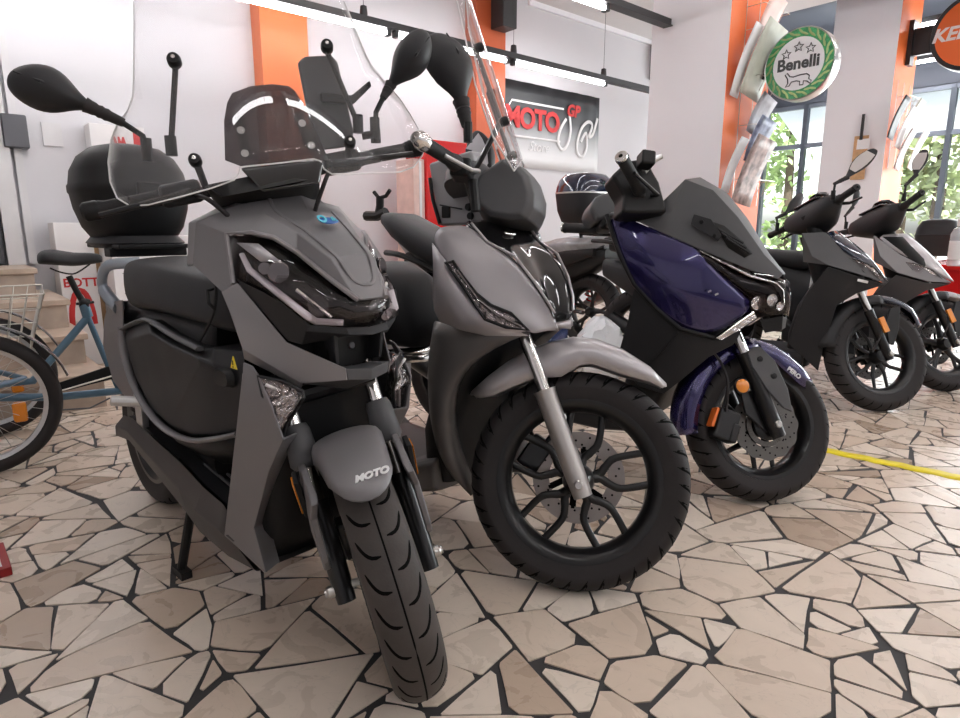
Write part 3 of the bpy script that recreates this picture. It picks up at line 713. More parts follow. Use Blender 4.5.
def wheel(parent, Mx, R, w, h, name='front_wheel', style='pairs', disc=None, grooves='slash', rim='alloy_black', rimw=None, ng=34, stripe=None, tread='rubber'):
    """Mx: wheel space (axle = y, centre = origin) -> parent space"""
    Rr = R - h * 2; mb = MB()
    prof = [(R - h + h * math.cos(t), w * math.sin(t)) for t in [math.radians(-95 + 190 * k / 18) for k in range(19)]]
    prof += [(Rr + .010, w * .82), (Rr - .004, w * .74), (Rr - .004, -w * .74), (Rr + .010, -w * .82)]
    mb.lathe(prof, (0, 0, 0), (0, 1, 0), 72, loop=True, cap=False); tyre = mb.xf(Mx).build(name, tread, parent, smooth=50)
    # tread grooves
    g = MB()
    def groove(path, gw):
        rows = []
        for i, (a, t) in enumerate(path):
            a0, t0 = path[max(i - 1, 0)]; a1, t1 = path[min(i + 1, len(path) - 1)]
            da, dt = (a1 - a0) * R, (t1 - t0) * w; L = math.hypot(da, dt) or 1; ww = gw * (0.35 if i in (0, len(path) - 1) else 1)
            na, nt_ = -dt / L * ww / R, da / L * ww / w
            rows.append([tyre_point(R, w, h, a - na, t - nt_, .0002), tyre_point(R, w, h, a, t, .0009), tyre_point(R, w, h, a + na, t + nt_, .0002)])
        g.grid(rows)
    if grooves == 'slash':
        ring = [(2 * PI * k / 120, 0) for k in range(121)]; groove(ring, .0017)
        for k in range(ng):
            a = 2 * PI * k / ng
            for s in (-1, 1):
                b = a + (PI / ng if s > 0 else 0)
                groove([(b - .03 + .17 * q ** 2.0, s * (.18 + .36 * q + .42 * q ** .5)) for q in (0, .1, .25, .4, .55, .7, .85, 1)], .0034)
    elif grooves == 'block':
        for k in range(ng):
            a = 2 * PI * k / ng
            for s in (-1, 1):
                b = a + (PI / ng if s > 0 else 0)
                groove([(b + .11 * q, s * (.05 + 1.35 * q)) for q in (0, .2, .4, .6, .8, 1)], .0034)
                groove([(b + .09 + .03 * q, s * (.75 + .75 * q)) for q in (0, .5, 1)], .0026)
    if g.f: g.xf(Mx).build('tread_groove', 'rubber_groove', tyre)
    # rim
    rw = rimw or w * .72; r = MB()
    r.lathe([(Rr + .006, -rw - .006), (Rr + .006, -rw), (Rr - .012, -rw * .8), (Rr - .022, -rw * .4), (Rr - .022, rw * .4), (Rr - .012, rw * .8), (Rr + .006, rw), (Rr + .006, rw + .006), (Rr - .008, rw + .006), (Rr - .020, rw * .85), (Rr - .032, rw * .4), (Rr - .032, -rw * .4), (Rr - .020, -rw * .85), (Rr - .008, -rw - .006)], (0, 0, 0), (0, 1, 0), 64, loop=True, cap=False)
    def P2(rr, a, y=0): return Vector((rr * math.cos(a), y, rr * math.sin(a)))
    Ri = Rr - .024
    if style == 'pairs':        # five pairs of curved twin spokes
        for k in range(5):
            a = 2 * PI * k / 5 + .3
            for s in (-1, 1):
                pts = [P2(.030, a, s * .006), P2(.060, a + s * .10, 0), P2(.085, a + s * .30), P2(.12, a + s * .36), P2(Ri + .004, a + s * .22)]
                r.tube(catmull(pts, 4), [.0135] * 4 + [.0115] * 4 + [.0105] * 4 + [.010] * 4 + [.012], 8, flat=.75, up=(0, 1, 0))
    elif style == 'five':       # five broad Y spokes
        for k in range(5):
            a = 2 * PI * k / 5 + .5
            r.tube([P2(.03, a), P2(.1, a), P2(Ri + .004, a + .12)], [.022, .018, .014], 8, flat=.6, up=(0, 1, 0))
            r.tube([P2(.1, a), P2(Ri + .004, a - .22)], [.014, .012], 8, flat=.6, up=(0, 1, 0))
    else:                        # ten slim spokes
        for k in range(10):
            a = 2 * PI * k / 10 + .2; s = 1 if k % 2 else -1
            r.tube([P2(.03, a - s * .15), P2(.1, a - s * .05), P2(Ri + .004, a + s * .1)], [.014, .011, .009], 8, flat=.7, up=(0, 1, 0))
    r.lathe([(.012, -.045), (.028, -.045), (.040, -.025), (.045, 0), (.040, .025), (.028, .045), (.012, .045)], (0, 0, 0), (0, 1, 0), 24)
    rimo = r.xf(Mx).build('rim', rim, tyre, smooth=45)
    if stripe:
        q = MB(); seg_ring(q, Rr - .006, Rr + .002, rw + .0055, rw + .0075, (0, 0, 0), 64); seg_ring(q, Rr - .006, Rr + .002, -rw - .0075, -rw - .0055, (0, 0, 0), 64); q.xf(Mx).build('rim_stripe', stripe, tyre)
    if disc:
        side, rd, wavy = disc; y = side * .055; q = MB(); n = 120
        ro = lambda i: rd * (1 + (.025 * math.sin(2 * PI * 12 * i / n) if wavy else 0)); ri = rd * .64
        A = [[P2(ro(i), 2 * PI * i / n, y - .002) for i in range(n)], [P2(ro(i), 2 * PI * i / n, y + .002) for i in range(n)], [P2(ri, 2 * PI * i / n, y + .002) for i in range(n)], [P2(ri, 2 * PI * i / n, y - .002) for i in range(n)]]
        q.loft(A, cap=False, loop=True); q.cur = 1
        for i in range(6):
            a = 2 * PI * i / 6 + .2; q.tube([P2(.03, a, y), P2(ri + .006, a + .25, y)], .009, 6, flat=.3, up=(0, 1, 0))
        for i in range(36):
            a = 2 * PI * i / 36; q.tube([P2(rd * (.72 + .09 * (i % 3)), a, y - .0026), P2(rd * (.72 + .09 * (i % 3)), a, y + .0026)], .0035, 6)
        q.xf(Mx).build('brake_disc', ['disc_bright' if style == 'pairs' else 'disc_steel', 'rubber_groove'], tyre, smooth=30)
        if wavy:
            q = MB(); q.lathe([(.060, y + side * .006), (.078, y + side * .006), (.078, y + side * .009), (.060, y + side * .009)], (0, 0, 0), (0, 1, 0), 48, loop=True, cap=False)
            for i in range(48):
                a = 2 * PI * i / 48; q.box(P2(.068, a, y + side * .0095), (.012, .002, .0035), Matrix.Rotation(-a, 3, 'Y'))
            q.xf(Mx).build('sensor_ring', 'disc_steel', tyre)
    return tyre
def fender(parent, S, R, a0, a1, hw, m, name='front_fender', gap=.012, taper=(.75, .8), crown=.028, drop=.03, n=18, lip=0, tongue=0):
    """mudguard over the front tyre, angles in degrees from the front"""
    c = Vector((0, 0, R)); rows = []
    for i in range(n + 1):
        t = i / n
        k = hw * (taper[0] + (1 - taper[0]) * min(1, t * 3)) * (taper[1] + (1 - taper[1]) * min(1, (1 - t) * 3)); row = []
        for j in range(13):
            s = -1 + 2 * j / 12; b0 = a0 + tongue * s * s; a = math.radians(b0 + (a1 - b0) * t); y = k * math.sin(s * PI / 2); r = R + gap + crown * math.cos(s * PI / 2) ** .8 - drop * max(0, abs(s) - .75) * 4 + lip * max(0, 1 - t * 5)
            row.append(S @ (c + Vector((r * math.cos(a), y, r * math.sin(a)))))
        rows.append(row)
    return MB().grid(rows).build(name, m, parent, solid=.004, smooth=60)
def forkleg(parent, S, a, R, y, zt, zmid, rlow, rup, mlow, mup, sleeve=None, off=0.0, name='fork_leg', foot=.03):
    ax = Vector((off, y, R)); at = lambda z: S @ (ax + a * ((z - R) / a.z)); A3 = S.to_3x3() @ a
    q = MB(); q.tube([S @ ax - A3 * foot, S @ ax + A3 * .02, at(zmid - .01), at(zmid)], [rlow * .9, rlow, rlow * 1.02, rlow * 1.12], 16); lo = q.build(name, mlow, parent, smooth=40)
    q = MB(); q.tube([at(zmid - .02), at(zt)], rup, 16); q.build('stanchion', mup, lo, smooth=40)
    if sleeve: q = MB(); q.tube([at(sleeve[0]), at(sleeve[0] + .01), at(sleeve[1] - .012), at(sleeve[1])], [rlow * 1.15, rlow * 1.5, rlow * 1.32, rlow * 1.1], 14); q.build('dust_sleeve', sleeve[2], lo, smooth=40)
    q = MB(); yo = math.copysign(.02, y); q.lathe([(.0, 0), (.013, 0), (.013, .012), (.009, .016), (.0, .016)], S @ (ax + Vector((0, yo * .9, 0))), S.to_3x3() @ Vector((0, math.copysign(1, y), 0)), 12); q.build('axle_nut', 'steel', lo)
    return lo
def mirror_head(parent, base, neck, root, tip, back, W, D, mcase='plastic_dark', r=.006, name='mirror'):
    """leaf shaped mirror shell from root to tip on a bent stalk; back points away from the glass"""
    root, tip, neck = Vector(root), Vector(tip), Vector(neck); lng = (tip - root); L = lng.length; lng.normalize()
    wide = lng.cross(Vector(back)).normalized(); bk = wide.cross(lng).normalized()
    if bk.dot(Vector(back)) < 0: bk = -bk
    prof = [(0, .10, .22), (.10, .15, .34), (.22, .26, .6), (.36, .42, .9), (.52, .5, 1), (.68, .48, .95), (.84, .38, .72), (.95, .25, .45), (1.0, .12, .2)]
    rings = []
    for t, wv, dv in prof:
        ring = []
        for k in range(24):
            q = 2 * PI * k / 24; sq = math.sin(q); sk = (abs(sq) ** 1.15) * (1 if sq > 0 else -.2)
            ring.append(root + lng * (t * L) + wide * (wv * W * math.cos(q) + .06 * W * math.sin(t * PI)) + bk * (dv * D * sk))
        rings.append(ring)
    q = MB().loft(rings); o = q.build(name, mcase, parent, sub=1)
    q = MB(); q.loft([[root + lng * (t * L) + wide * (wv * W * .80 * s + .06 * W * math.sin(t * PI)) - bk * (.2 * dv * D + .0015) for s in (-1, -.5, 0, .5, 1)] for t, wv, dv in prof[2:-2]], cap=False, closed=False); q.build('mirror_glass', 'mirror_glass', o, smooth=60)
    q = MB(); q.tube([root + lng * (.25 * L) + bk * D * .5 + wide * W * .1, root + lng * (.55 * L) + bk * D * .96 + wide * W * .1, root + lng * (.9 * L) + bk * D * .58 + wide * W * .14], [.002, .004, .002], 6); q.build('shell_crease', mcase, o)
    if base is not None:
        q = MB(); ps = [root + (neck - root) * t for t in (-.15, 0, .12, .2, .3, .38, .48, .56, .7, 1)]; rr = [.17, .15, .145, .125, .145, .125, .14, .12, .115, .1]
        q.tube(ps, [W * k for k in rr], 12); q.build('rubber_boot', 'rubber', o, smooth=50)
        q = MB(); q.tube([root + (neck - root) * .9] + [Vector(b) for b in base], r, 10); q.tube([Vector(base[-1]) + Vector((0, 0, .028)), Vector(base[-1]) - Vector((0, 0, .02))], .0115, 10); q.build('stalk', 'plastic_black', o)
    return o
def panel(parent, name, m, frame_pts, faces, mirror=True, solid=.004, bevel=.004, smooth=25):
    mb = MB(); idx = {k: mb.vert(p) for k, p in frame_pts.items()}
    for f in faces: mb.face([idx[k] for k in f.split()])
    if mirror: mb.mirror()
    return mb.build(name, m, parent, solid=solid, bevel=bevel, weld=True)
# ------------------------------------------------------------------ the grey delivery scooter in front
def scooter_one():
    R = .262; b = Bike((409, 672), -44, -29, R, 1.33); B, T, S, a = b.B, b.T, b.S, b.a
    e = empty('scooter', b.M, 'matte dark grey scooter with tall clear windscreen and black top case, nearest the camera', 'scooter', None)
    P = lambda px, py, y: B.U(px, py, y=y)
    # --- front wheel and fork
    W = S @ Matrix.Translation((0, 0, R))
    wheel(e, W, R, .056, .043, tread='rubber_dusty', style='five', disc=(-1, .11, False), ng=26)
    for s in (-1, 1):
        forkleg(e, S, a, R, s * .092, .80, .43, .022, .0165, 'alloy_black', 'chrome', (.495, .58, 'plastic_grey'))
    q = MB(); c = S @ Vector((0, 0, R)); ay = S.to_3x3() @ Vector((0, 1, 0)); q.tube([c - ay * .13, c + ay * .13], .009, 10); q.build('axle', 'steel', e)
    fd = fender(e, S, R, 57, 172, .078, 'matte_grey', taper=(.80, .9), gap=.022, crown=.032, drop=.02, tongue=20)
    for s in (-1, 1):     # side arms of the fender with reflectors
        pts = [(.05, .084, .51), (-.03, .09, .53), (-.09, .094, .52), (-.10, .10, .47), (-.02, .104, .40), (.028, .102, .33), (.045, .10, .36), (.03, .098, .45), (.07, .088, .50)]
        q = MB(); q.prism([S @ Vector((x, s * y, z)) for x, y, z in pts], S.to_3x3() @ Vector((0, s * .014, 0))); q.build('fender_arm', 'matte_grey', fd, bevel=.004)
        q = MB(); q.box((0, 0, 0), (.038, .012, .10)); q.xf(S @ Matrix.Translation((-.055, s * .118, .47)) @ Matrix.Rotation(.3, 4, 'Y')); q.build('reflector_mount', 'plastic_black', fd, bevel=.003)
        q = MB(); q.box((0, 0, 0), (.028, .004, .085)); q.xf(S @ Matrix.Translation((-.055, s * .126, .47)) @ Matrix.Rotation(.3, 4, 'Y')); q.build('reflector', 'amber', fd, bevel=.002)
    tm = S @ Matrix.Translation((0, .016, R)) @ Matrix.Rotation(-math.radians(66), 4, 'Y') @ Matrix.Translation((R + .0545, 0, 0)) @ Matrix.Rotation(PI / 2, 4, 'Z') @ Matrix.Rotation(PI / 2, 4, 'X')
    text_mesh('white_lettering', 'MOTO', 'white_mark', tm, .021, .0008, fd, shear=.3, bold=.0012)
    cal = MB(); cal.box((0, 0, 0), (.05, .045, .09)); cal.xf(S @ Matrix.Translation((-.085, -.05, R + .06))); cal.build('brake_caliper', 'alloy_black', e, bevel=.008)
    # --- upper cowl, nose and headlight
    pt = dict(D=P(242, 203, -.12), A=P(196, 222, -.20), Bq=P(193, 265, -.205), C=P(226, 234, -.165), C2=P(233, 284, -.175),
              b1=P(250, 233, -.14), b2=P(273, 238, -.115), b3=P(297, 253, -.085), b4=P(330, 280, -.06), V=P(357, 300, -.035),
              P1=P(222, 292, -.19), P2=P(238, 283, -.175), r1=P(263, 213, -.10), r2=P(297, 232, -.073), r3=P(330, 258, -.055))
    h = lambda n: pt[n]
    zc = lambda x: None
    def mid(p, up=.008): return Vector((p.x + .006, 0, p.z + up))
    pt['K0b'] = P(268, 199, -.065); pt['K0'] = P(300, 194, 0); pt['K1'] = mid(pt['r1'], .012); pt['K2'] = mid(pt['r2']); pt['K3'] = mid(pt['r3'], .006); pt['K4'] = mid(pt['V'], .001)
    pt['Dk'] = Vector((-.40, -.12, 1.03)); pt['Ak'] = pt['A'] + Vector((-.09, .02, .0)); pt['Bk'] = pt['Bq'] + Vector((-.06, .01, -.005))
    panel(e, 'front_cowl', 'matte_grey', pt, ['D A C b1', 'A Bq C2 C', 'D b1 b2 r1', 'r1 b2 b3 r2', 'r2 b3 b4 r3', 'r3 b4 V', 'K0 K0b r1 K1', 'K0b D r1', 'K1 r1 r2 K2', 'K2 r2 r3 K3', 'K3 r3 V K4', 'Bq P1 C2', 'P1 P2 C2', 'A Ak Bk Bq', 'D Dk Ak A'], solid=.006, bevel=.005)
    # raised tongue outline on the hood
    lp = lambda p, q, t: p + (q - p) * t
    ton = [lp(pt['K0'], pt['K0b'], .95), lp(pt['K1'], pt['r1'], .70), lp(pt['K2'], pt['r2'], .74), lp(pt['K3'], pt['r3'], .72), lp(lp(pt['K3'], pt['K4'], .5), lp(pt['r3'], pt['V'], .5), .6), lp(lp(pt['K3'], pt['K4'], .66), lp(pt['r3'], pt['V'], .66), .3), lp(pt['K3'], pt['K4'], .68)]
    path = catmull(ton + [Vector((p.x, -p.y, p.z)) for p in ton[-2::-1]], 4)
    q = MB(); q.tube(path, .0045, 8, flat=.6); q.build('hood_crease', 'matte_grey', e)
    # bezel rim round the lamp
    bz = [h('C2'), h('C'), h('b1'), h('b2'), h('b3'), h('b4'), h('V')]
    q = MB(); q.tube([p + Vector((.003, 0, .001)) for p in bz], .0055, 8); q.mirror(); q.build('headlight_bezel', 'cheek_grey', e)
    L = dict(a=h('C2') , c=h('C'), d=h('b1'), e=h('b2'), f=h('b3'), g=h('b4'), v=h('V'), l1=P(240, 280, -.17), l2=P(280, 302, -.145), l3=P(310, 325, -.11), l4=P(347, 327, -.05), l5=Vector((P(347, 327, -.05).x + .012, 0, P(347, 327, -.05).z - .002)), v0=Vector((h('V').x + .008, 0, h('V').z - .002)))
    L = {k: p - Vector((.004, 0, .001)) for k, p in L.items()}
    lf = ['a c d l1', 'l1 d e l2', 'l2 e f l3', 'l3 f g', 'l3 g l4', 'g v l4', 'l4 v v0 l5']
    panel(e, 'headlight_lens', 'clear_lens', {k: p + Vector((.006, 0, .001)) for k, p in L.items()}, lf, solid=.002, bevel=0)
    hl = panel(e, 'headlight', 'lamp_dark', {k: p - Vector((.022, 0, .004)) for k, p in L.items()}, lf, solid=.002, bevel=0)
    # light guide: down the outer edge, then along the bottom
    for s in (1, -1):
        fl = lambda p: Vector((p.x, p.y * s, p.z))
        q = MB(); gpt = [P(243, 254, -.158), P(251, 270, -.155), P(283, 296, -.135), P(310, 317, -.108), P(318, 322, -.09), P(345, 323, -.052)]
        q.tube([fl(p - Vector((.006, 0, 0))) for p in gpt], [.006, .008, .009, .0095, .0095, .008], 8, flat=.7); q.build('light_guide', 'led_strip', hl)
        for px, py, y, r in ((284, 272, -.125, .020), (324, 306, -.075, .020), (270, 268, -.14, .012)):
            p = fl(P(px, py, y)) - Vector((.020, 0, .002)); q = MB(); q.lathe([(0, 0), (r * .5, -.004), (r, .002), (r * 1.1, .008), (r, .010)], p, (.8, -.5 * s, .1), 20); q.build('reflector_bowl', 'bowl_chrome', hl)
        q = MB(); q.ngon([fl(p) for p in (P(240, 243, -.165) - Vector((.014, 0, 0)), P(262, 244, -.135) - Vector((.014, 0, 0)), P(285, 262, -.118) - Vector((.016, 0, 0)), P(265, 262, -.14) - Vector((.018, 0, 0)))]); q.build('inner_shroud', 'satin_grey', hl, solid=.002)
        q = MB(); q.tube([fl(P(300, 290, -.112) - Vector((.014, 0, 0))), fl(P(335, 318, -.06) - Vector((.012, 0, 0)))], .004, 6); q.build('lens_line', 'chrome', hl)
    # dark lip under the lamp, mouth and silver cheek
    q = dict(u1=P(242, 282, -.172), u2=P(264, 292, -.158), u3=P(306, 331, -.112), u4=P(350, 335, -.048), u5=Vector((P(350, 335, -.048).x + .012, 0, P(350, 335, -.048).z - .004)), w1=P(288, 341, -.122), w2=P(302, 345, -.108), w3=P(346, 369, -.058), w4=P(340, 340, -.056), w5=P(350, 335, -.048) + Vector((-.05, .003, -.012)), w6=P(350, 335, -.048) + Vector((-.045, .048, -.012)), l1=L['l1'], l2=L['l2'], l3=L['l3'], l4=L['l4'], l5=L['l5'], z2=P(238, 283, -.175))
    panel(e, 'lamp_lip', 'plastic_dark', q, ['l1 l2 u2 u1', 'l2 l3 u3 u2', 'l3 l4 u4 u3', 'l4 l5 u5 u4', 'u1 u2 w1 z2', 'u2 u3 w2 w1', 'u3 u4 w5 w2', 'u4 u5 w6 w5'], bevel=.002)
    q = dict(P1=h('P1'), P2=h('P2'), P3=P(287, 342, -.12), P4=P(346, 368, -.055), P5=P(348, 380, -.05), P6=P(303, 383, -.105), P7=P(302, 387, -.10), P8=P(243, 348, -.18), P9=P(245, 358, -.175), P10=P(230, 311, -.195))
    panel(e, 'front_cheek', 'cheek_grey', q, ['P1 P2 P3 P10', 'P10 P3 P6 P8', 'P3 P4 P5 P6', 'P8 P6 P7 P9'], bevel=.0035)
    q = dict(a=P(346, 369, -.055), b=P(348, 380, -.05), c=P(303, 384, -.105), a0=P(346, 369, -.055) + Vector((.012, .055, -.006)), b0=P(348, 380, -.05) + Vector((.012, .05, -.006)), c0=P(303, 384, -.105) + Vector((0, .105, -.03)), d=P(346, 369, -.055) + Vector((-.06, .005, -.008)), d0=P(346, 369, -.055) + Vector((-.055, .055, -.008)))
    panel(e, 'chin', 'plastic_grey', q, ['a b b0 a0', 'b c c0 b0', 'a a0 d0 d'], bevel=.002)
    q = MB(); q.loft([superring((-.13, 0, .73), .055, .045, 20, 4, Vector((0, 1, 0)), Vector((0, 0, 1))), superring((-.19, 0, .72), .05, .04, 20, 4, Vector((0, 1, 0)), Vector((0, 0, 1)))]); q.build('mouth_recess', 'plastic_black', e)
    for s in (-1, 1):
        q = MB(); q.prism([(-.09, s * .055, .765), (-.14, s * .05, .75), (-.14, s * .04, .69), (-.095, s * .05, .70)], (0, s * .008, 0)); q.build('mouth_fin', 'plastic_dark', e, bevel=.002)
    q = MB(); lk = P(362, 348, 0.005); lk.x = -.135; q.lathe([(.0, 0), (.008, 0), (.008, .006), (.006, .008), (0, .008)], lk, (1, 0, .15), 16); q.build('lock', 'metal_dark', e)
    # badge on the hood
    bm_ = P(328, 222, .0); nrm = Vector((.68, 0, .73)); Rb = along(nrm)
    q = MB(); q.ball(bm_ + nrm * .004, (.025, .010, .004), M3(Vector((0, 1, 0)), nrm.cross(Vector((0, 1, 0))), nrm)); q.build('oval_badge', 'badge_blue', e)
    q = MB(); q.lathe([(.006, .008), (.011, .008), (.011, .0095), (.006, .0095)], bm_ + Vector((0, -.018, 0)), nrm, 20, loop=True, cap=False); q.build('badge_ring', 'badge_cyan', e)
    text_mesh('badge_lettering', 'ik', 'badge_cyan', Matrix.Translation(bm_ + Vector((0, .010, 0)) + nrm * .009) @ M3(Vector((0, 1, 0)), nrm.cross(Vector((0, 1, 0))), nrm).to_4x4(), .016, .0006, e, bold=.0006)
    # --- leg shields with inset lamps
    q = dict(T0=P(243, 362, -.19), L1=P(252, 366, -.185), L2=P(242, 379, -.2), L3=P(235, 440, -.215), L4=P(224, 536, -.205), L5=P(266, 573, -.175), L6=P(254, 528, -.175), L7=P(269, 471, -.17), L8=P(283, 440, -.165), L9=P(271, 406, -.182), I1=P(257, 374, -.185), I2=P(262, 392, -.185), Bk=P(222, 500, -.21) + Vector((-.05, .02, 0)))
    q['BB'] = q['L4'] + Vector((-.03, .03, -.0)); q['B2'] = q['L2'] + Vector((-.06, .03, 0)); q['B3'] = q['L3'] + Vector((-.05, .03, 0))
    for k in ('L5', 'L6', 'L7', 'L8'): q[k + 'i'] = q[k] + Vector((-.03, .05, -.005))
    panel(e, 'leg_shield', 'matte_grey', q, ['T0 L1 I1 L9 L2', 'L2 L9 L8 L7 L3', 'L3 L7 L6 L4', 'L4 L6 L5', 'L2 L3 B3 B2', 'L3 L4 BB B3', 'L5 L6 L6i L5i', 'L6 L7 L7i L6i', 'L7 L8 L8i L7i', 'L1 T0 L2 I2 I1'][:9], solid=.005, bevel=.004)
    for s in (1, -1):
        fl = lambda p: Vector((p.x, p.y * s, p.z))
        ind = [P(258, 376, -.182), P(284, 381, -.145), P(303, 391, -.118), P(304, 397, -.118), P(296, 410, -.125), P(287, 424, -.138), P(281, 443, -.15), P(274, 440, -.168), P(275, 412, -.172), P(263, 395, -.183)]
        q = MB(); q.prism([fl(p) for p in ind], Vector((-.03, 0, -.01))); o = q.build('indicator', 'lens_chrome', e, bevel=.003)
        q = MB(); q.ngon([fl(p + Vector((.006, -.004, 0))) for p in ind]); q.build('indicator_lens', 'clear_lens', o, solid=.002)
        q = MB(); q.tube([fl(p + Vector((.002, -.002, 0))) for p in ind], .004, 8, loop=True); q.build('indicator_rim', 'plastic_dark', o)
        q = MB(); q.tube([fl(p + Vector((.004, -.003, 0))) for p in (P(266, 384, -.176), P(292, 394, -.13), P(282, 414, -.15), P(277, 436, -.158))], .0035, 6); q.build('light_guide', 'reflector_white', o)
    # --- dark inner core behind the wheel and under the nose
    q = MB(); q.loft([superring((-.26, 0, .66), .06, .13, 20, 5), superring((-.28, 0, .50), .07, .15, 20, 5), superring((-.34, 0, .30), .09, .15, 20, 5), superring((-.40, 0, .19), .08, .13, 20, 5)]); q.build('inner_shield', 'plastic_black', e, smooth=50)
    q = MB(); q.loft([superring((-.38, 0, .99), .05, .08, 20, 3), superring((-.34, 0, .9), .09, .12, 20, 3), superring((-.28, 0, .76), .09, .11, 20, 3), superring((-.28, 0, .64), .08, .12, 20, 3)]); q.build('cowl_core', 'plastic_black', e)
    q = MB(); q.tube([(-.17, 0, .66), (-.23, 0, .80), (-.43, 0, 1.05)], .03, 12); q.build('steering_column', 'alloy_black', e)
    q = MB(); q.tube([S @ Vector((-.17, -.10, .64)), S @ Vector((-.17, .10, .64))], .02, 10); q.build('fork_bridge', 'alloy_black', e)
    # --- floorboard and side skirt
    low = [P(256, 572, -.17), P(228, 557, -.185), P(200, 533, -.19), P(189, 517, -.19), P(160, 480, -.185), P(129, 441, -.175), P(116, 436, -.165)]
    upr = [P(232, 520, -.19), P(224, 505, -.20), P(203, 487, -.20), P(180, 462, -.20), P(155, 440, -.19), P(134, 420, -.18), P(124, 415, -.165)]
    mid = [(l * .45 + u_ * .55) + Vector((0, -.015, 0)) for l, u_ in zip(low, upr)]
    inn = [Vector((u_.x, 0, u_.z - .01)) for u_ in upr]
    bot = [Vector((l.x, 0, l.z)) for l in low]
    mb = MB(); mb.grid([bot, low, mid, upr]); mb.cur = 1; mb.grid([[p + Vector((0, .012, -.006)) for p in upr], inn]); mb.mirror(); mb.build('floorboard', ['matte_grey_dark', 'plastic_dark'], e, weld=True, bevel=.006)
    q = MB()
    for k in range(6):
        y = -.05 - .02 * k; q.tube([(-.36, y, upr[1].z + .004), (-.58, y, upr[3].z - .012)], .004, 6)
    q.mirror(); q.build('floor_mat', 'plastic_grey', e)
    # --- battery box, seat, tail
    box_t = [P(124, 328, -.155), P(150, 320, -.172), P(171, 334, -.177), P(200, 348, -.182), P(214, 348, -.182), P(245, 352, -.165)]
    box_s = [P(126, 341, -.178), P(150, 333, -.208), P(172, 346, -.213), P(199, 359, -.218), P(214, 366, -.196), P(244, 368, -.172)]
    box_m = [P(128, 352, -.172), P(150, 345, -.205), P(172, 356, -.21), P(199, 366, -.215), P(216, 372, -.195), P(244, 378, -.172)]
    box_b = [P(137, 382, -.172), P(151, 408, -.185), P(169, 425, -.195), P(191, 434, -.198), P(214, 434, -.19), P(240, 430, -.17)]
    box_bb = [p + Vector((0, .03, -.03)) for p in box_b]
    inn = [Vector((p.x, 0, p.z)) for p in box_t]
    mb = MB(); mb.grid([inn, box_t, box_s, box_m, box_b, box_bb]); mb.mirror(); mb.build('battery_box', 'plastic_dark', e, weld=True, bevel=.006, bseg=2)
    arc = [P(123, 327, -.17), P(124, 350, -.178), P(133, 383, -.183), P(149, 412, -.195), P(168, 431, -.205), P(191, 440, -.208), P(214, 439, -.20), P(238, 434, -.18)]
    q = MB(); q.tube(catmull(arc, 4), [.014] * 5 + [.011] * 24, 8, flat=.6); q.mirror(); q.build('side_trim', 'matte_grey', e, smooth=50)
    q = MB(); q.tube(catmull([P(123, 329, -.172), P(136, 322, -.18), P(149, 320, -.192), P(171, 334, -.198), P(200, 349, -.2)], 4), .011, 8, flat=.5); q.mirror(); q.build('box_trim', 'plastic_grey', e, smooth=50)
    low_s = [p + Vector((0, .02, -.035)) for p in arc[2:]]; low_f = [Vector((p.x, p.y + .07, p.z - .08)) for p in arc[2:]]
    mb = MB(); mb.grid([[p + Vector((0, .004, 0)) for p in arc[2:]], low_s, low_f]); mb.mirror(); mb.build('lower_side', 'plastic_black', e, weld=True, solid=.004)
    # tail panel
    tl = dict(a=P(108, 302, -.15), b=P(122, 300, -.165), c=P(124, 350, -.175), d=P(134, 384, -.18), e=P(150, 414, -.185), f=P(133, 408, -.16), g=P(113, 381, -.14), h=P(103, 346, -.125), i=P(104, 320, -.13))
    for k in ('a', 'i', 'h', 'g', 'f'): tl[k + '0'] = Vector((tl[k].x - .03, 0, tl[k].z))
    panel(e, 'tail_panel', 'matte_grey', tl, ['a b c h i', 'h c d g', 'g d e f', 'a i i0 a0', 'i h h0 i0', 'h g g0 h0', 'g f f0 g0'], bevel=.006)
    q = MB(); q.loft([superring((-.45, 0, .78), .04, .15, 16, 4, Vector((0, 0, 1)), Vector((0, 1, 0))), superring((-.5, 0, .55), .25, .165, 16, 4, Vector((0, 0, 1)), Vector((0, 1, 0))), superring((-.95, 0, .60), .19, .155, 16, 4, Vector((0, 0, 1)), Vector((0, 1, 0))), superring((-1.25, 0, .64), .12, .11, 16, 4, Vector((0, 0, 1)), Vector((0, 1, 0)))]); q.build('body_core', 'plastic_black', e)
    # seat
    def ring(x, zb, zt, wb, wt, zl):
        h = []
        for y, z in ((0, zb), (wb * .7, zb), (wb, zb + .015), (wb + .004, zl), (wt + .04, zt - .022), (wt + .015, zt - .004), (wt * .3, zt), (-wt * .3, zt), (-wt - .015, zt - .004), (-wt - .04, zt - .022), (-wb - .004, zl), (-wb, zb + .015), (-wb * .7, zb)): h.append(Vector((x, y, z)))
        return h
    q = MB(); q.loft([ring(-1.09, .78, .86, .10, .07, .82), ring(-1.07, .745, .885, .145, .105, .82), ring(-1.0, .735, .895, .165, .125, .805), ring(-.85, .745, .90, .180, .135, .795), ring(-.7, .752, .895, .188, .14, .79), ring(-.55, .750, .885, .19, .135, .79), ring(-.42, .745, .875, .185, .12, .79), ring(-.345, .735, .865, .172, .10, .79), ring(-.325, .75, .845, .15, .08, .79)])
    q.build('seat', 'seat_vinyl', e, sub=2)
    q = MB(); q.loft([superring((-.33, 0, .80), .07, .155, 16, 4, Vector((0, 0, 1)), Vector((0, 1, 0))), superring((-.25, 0, .82), .10, .165, 16, 4, Vector((0, 0, 1)), Vector((0, 1, 0)))]); q.build('seat_front_panel', 'plastic_dark', e, bevel=.01)
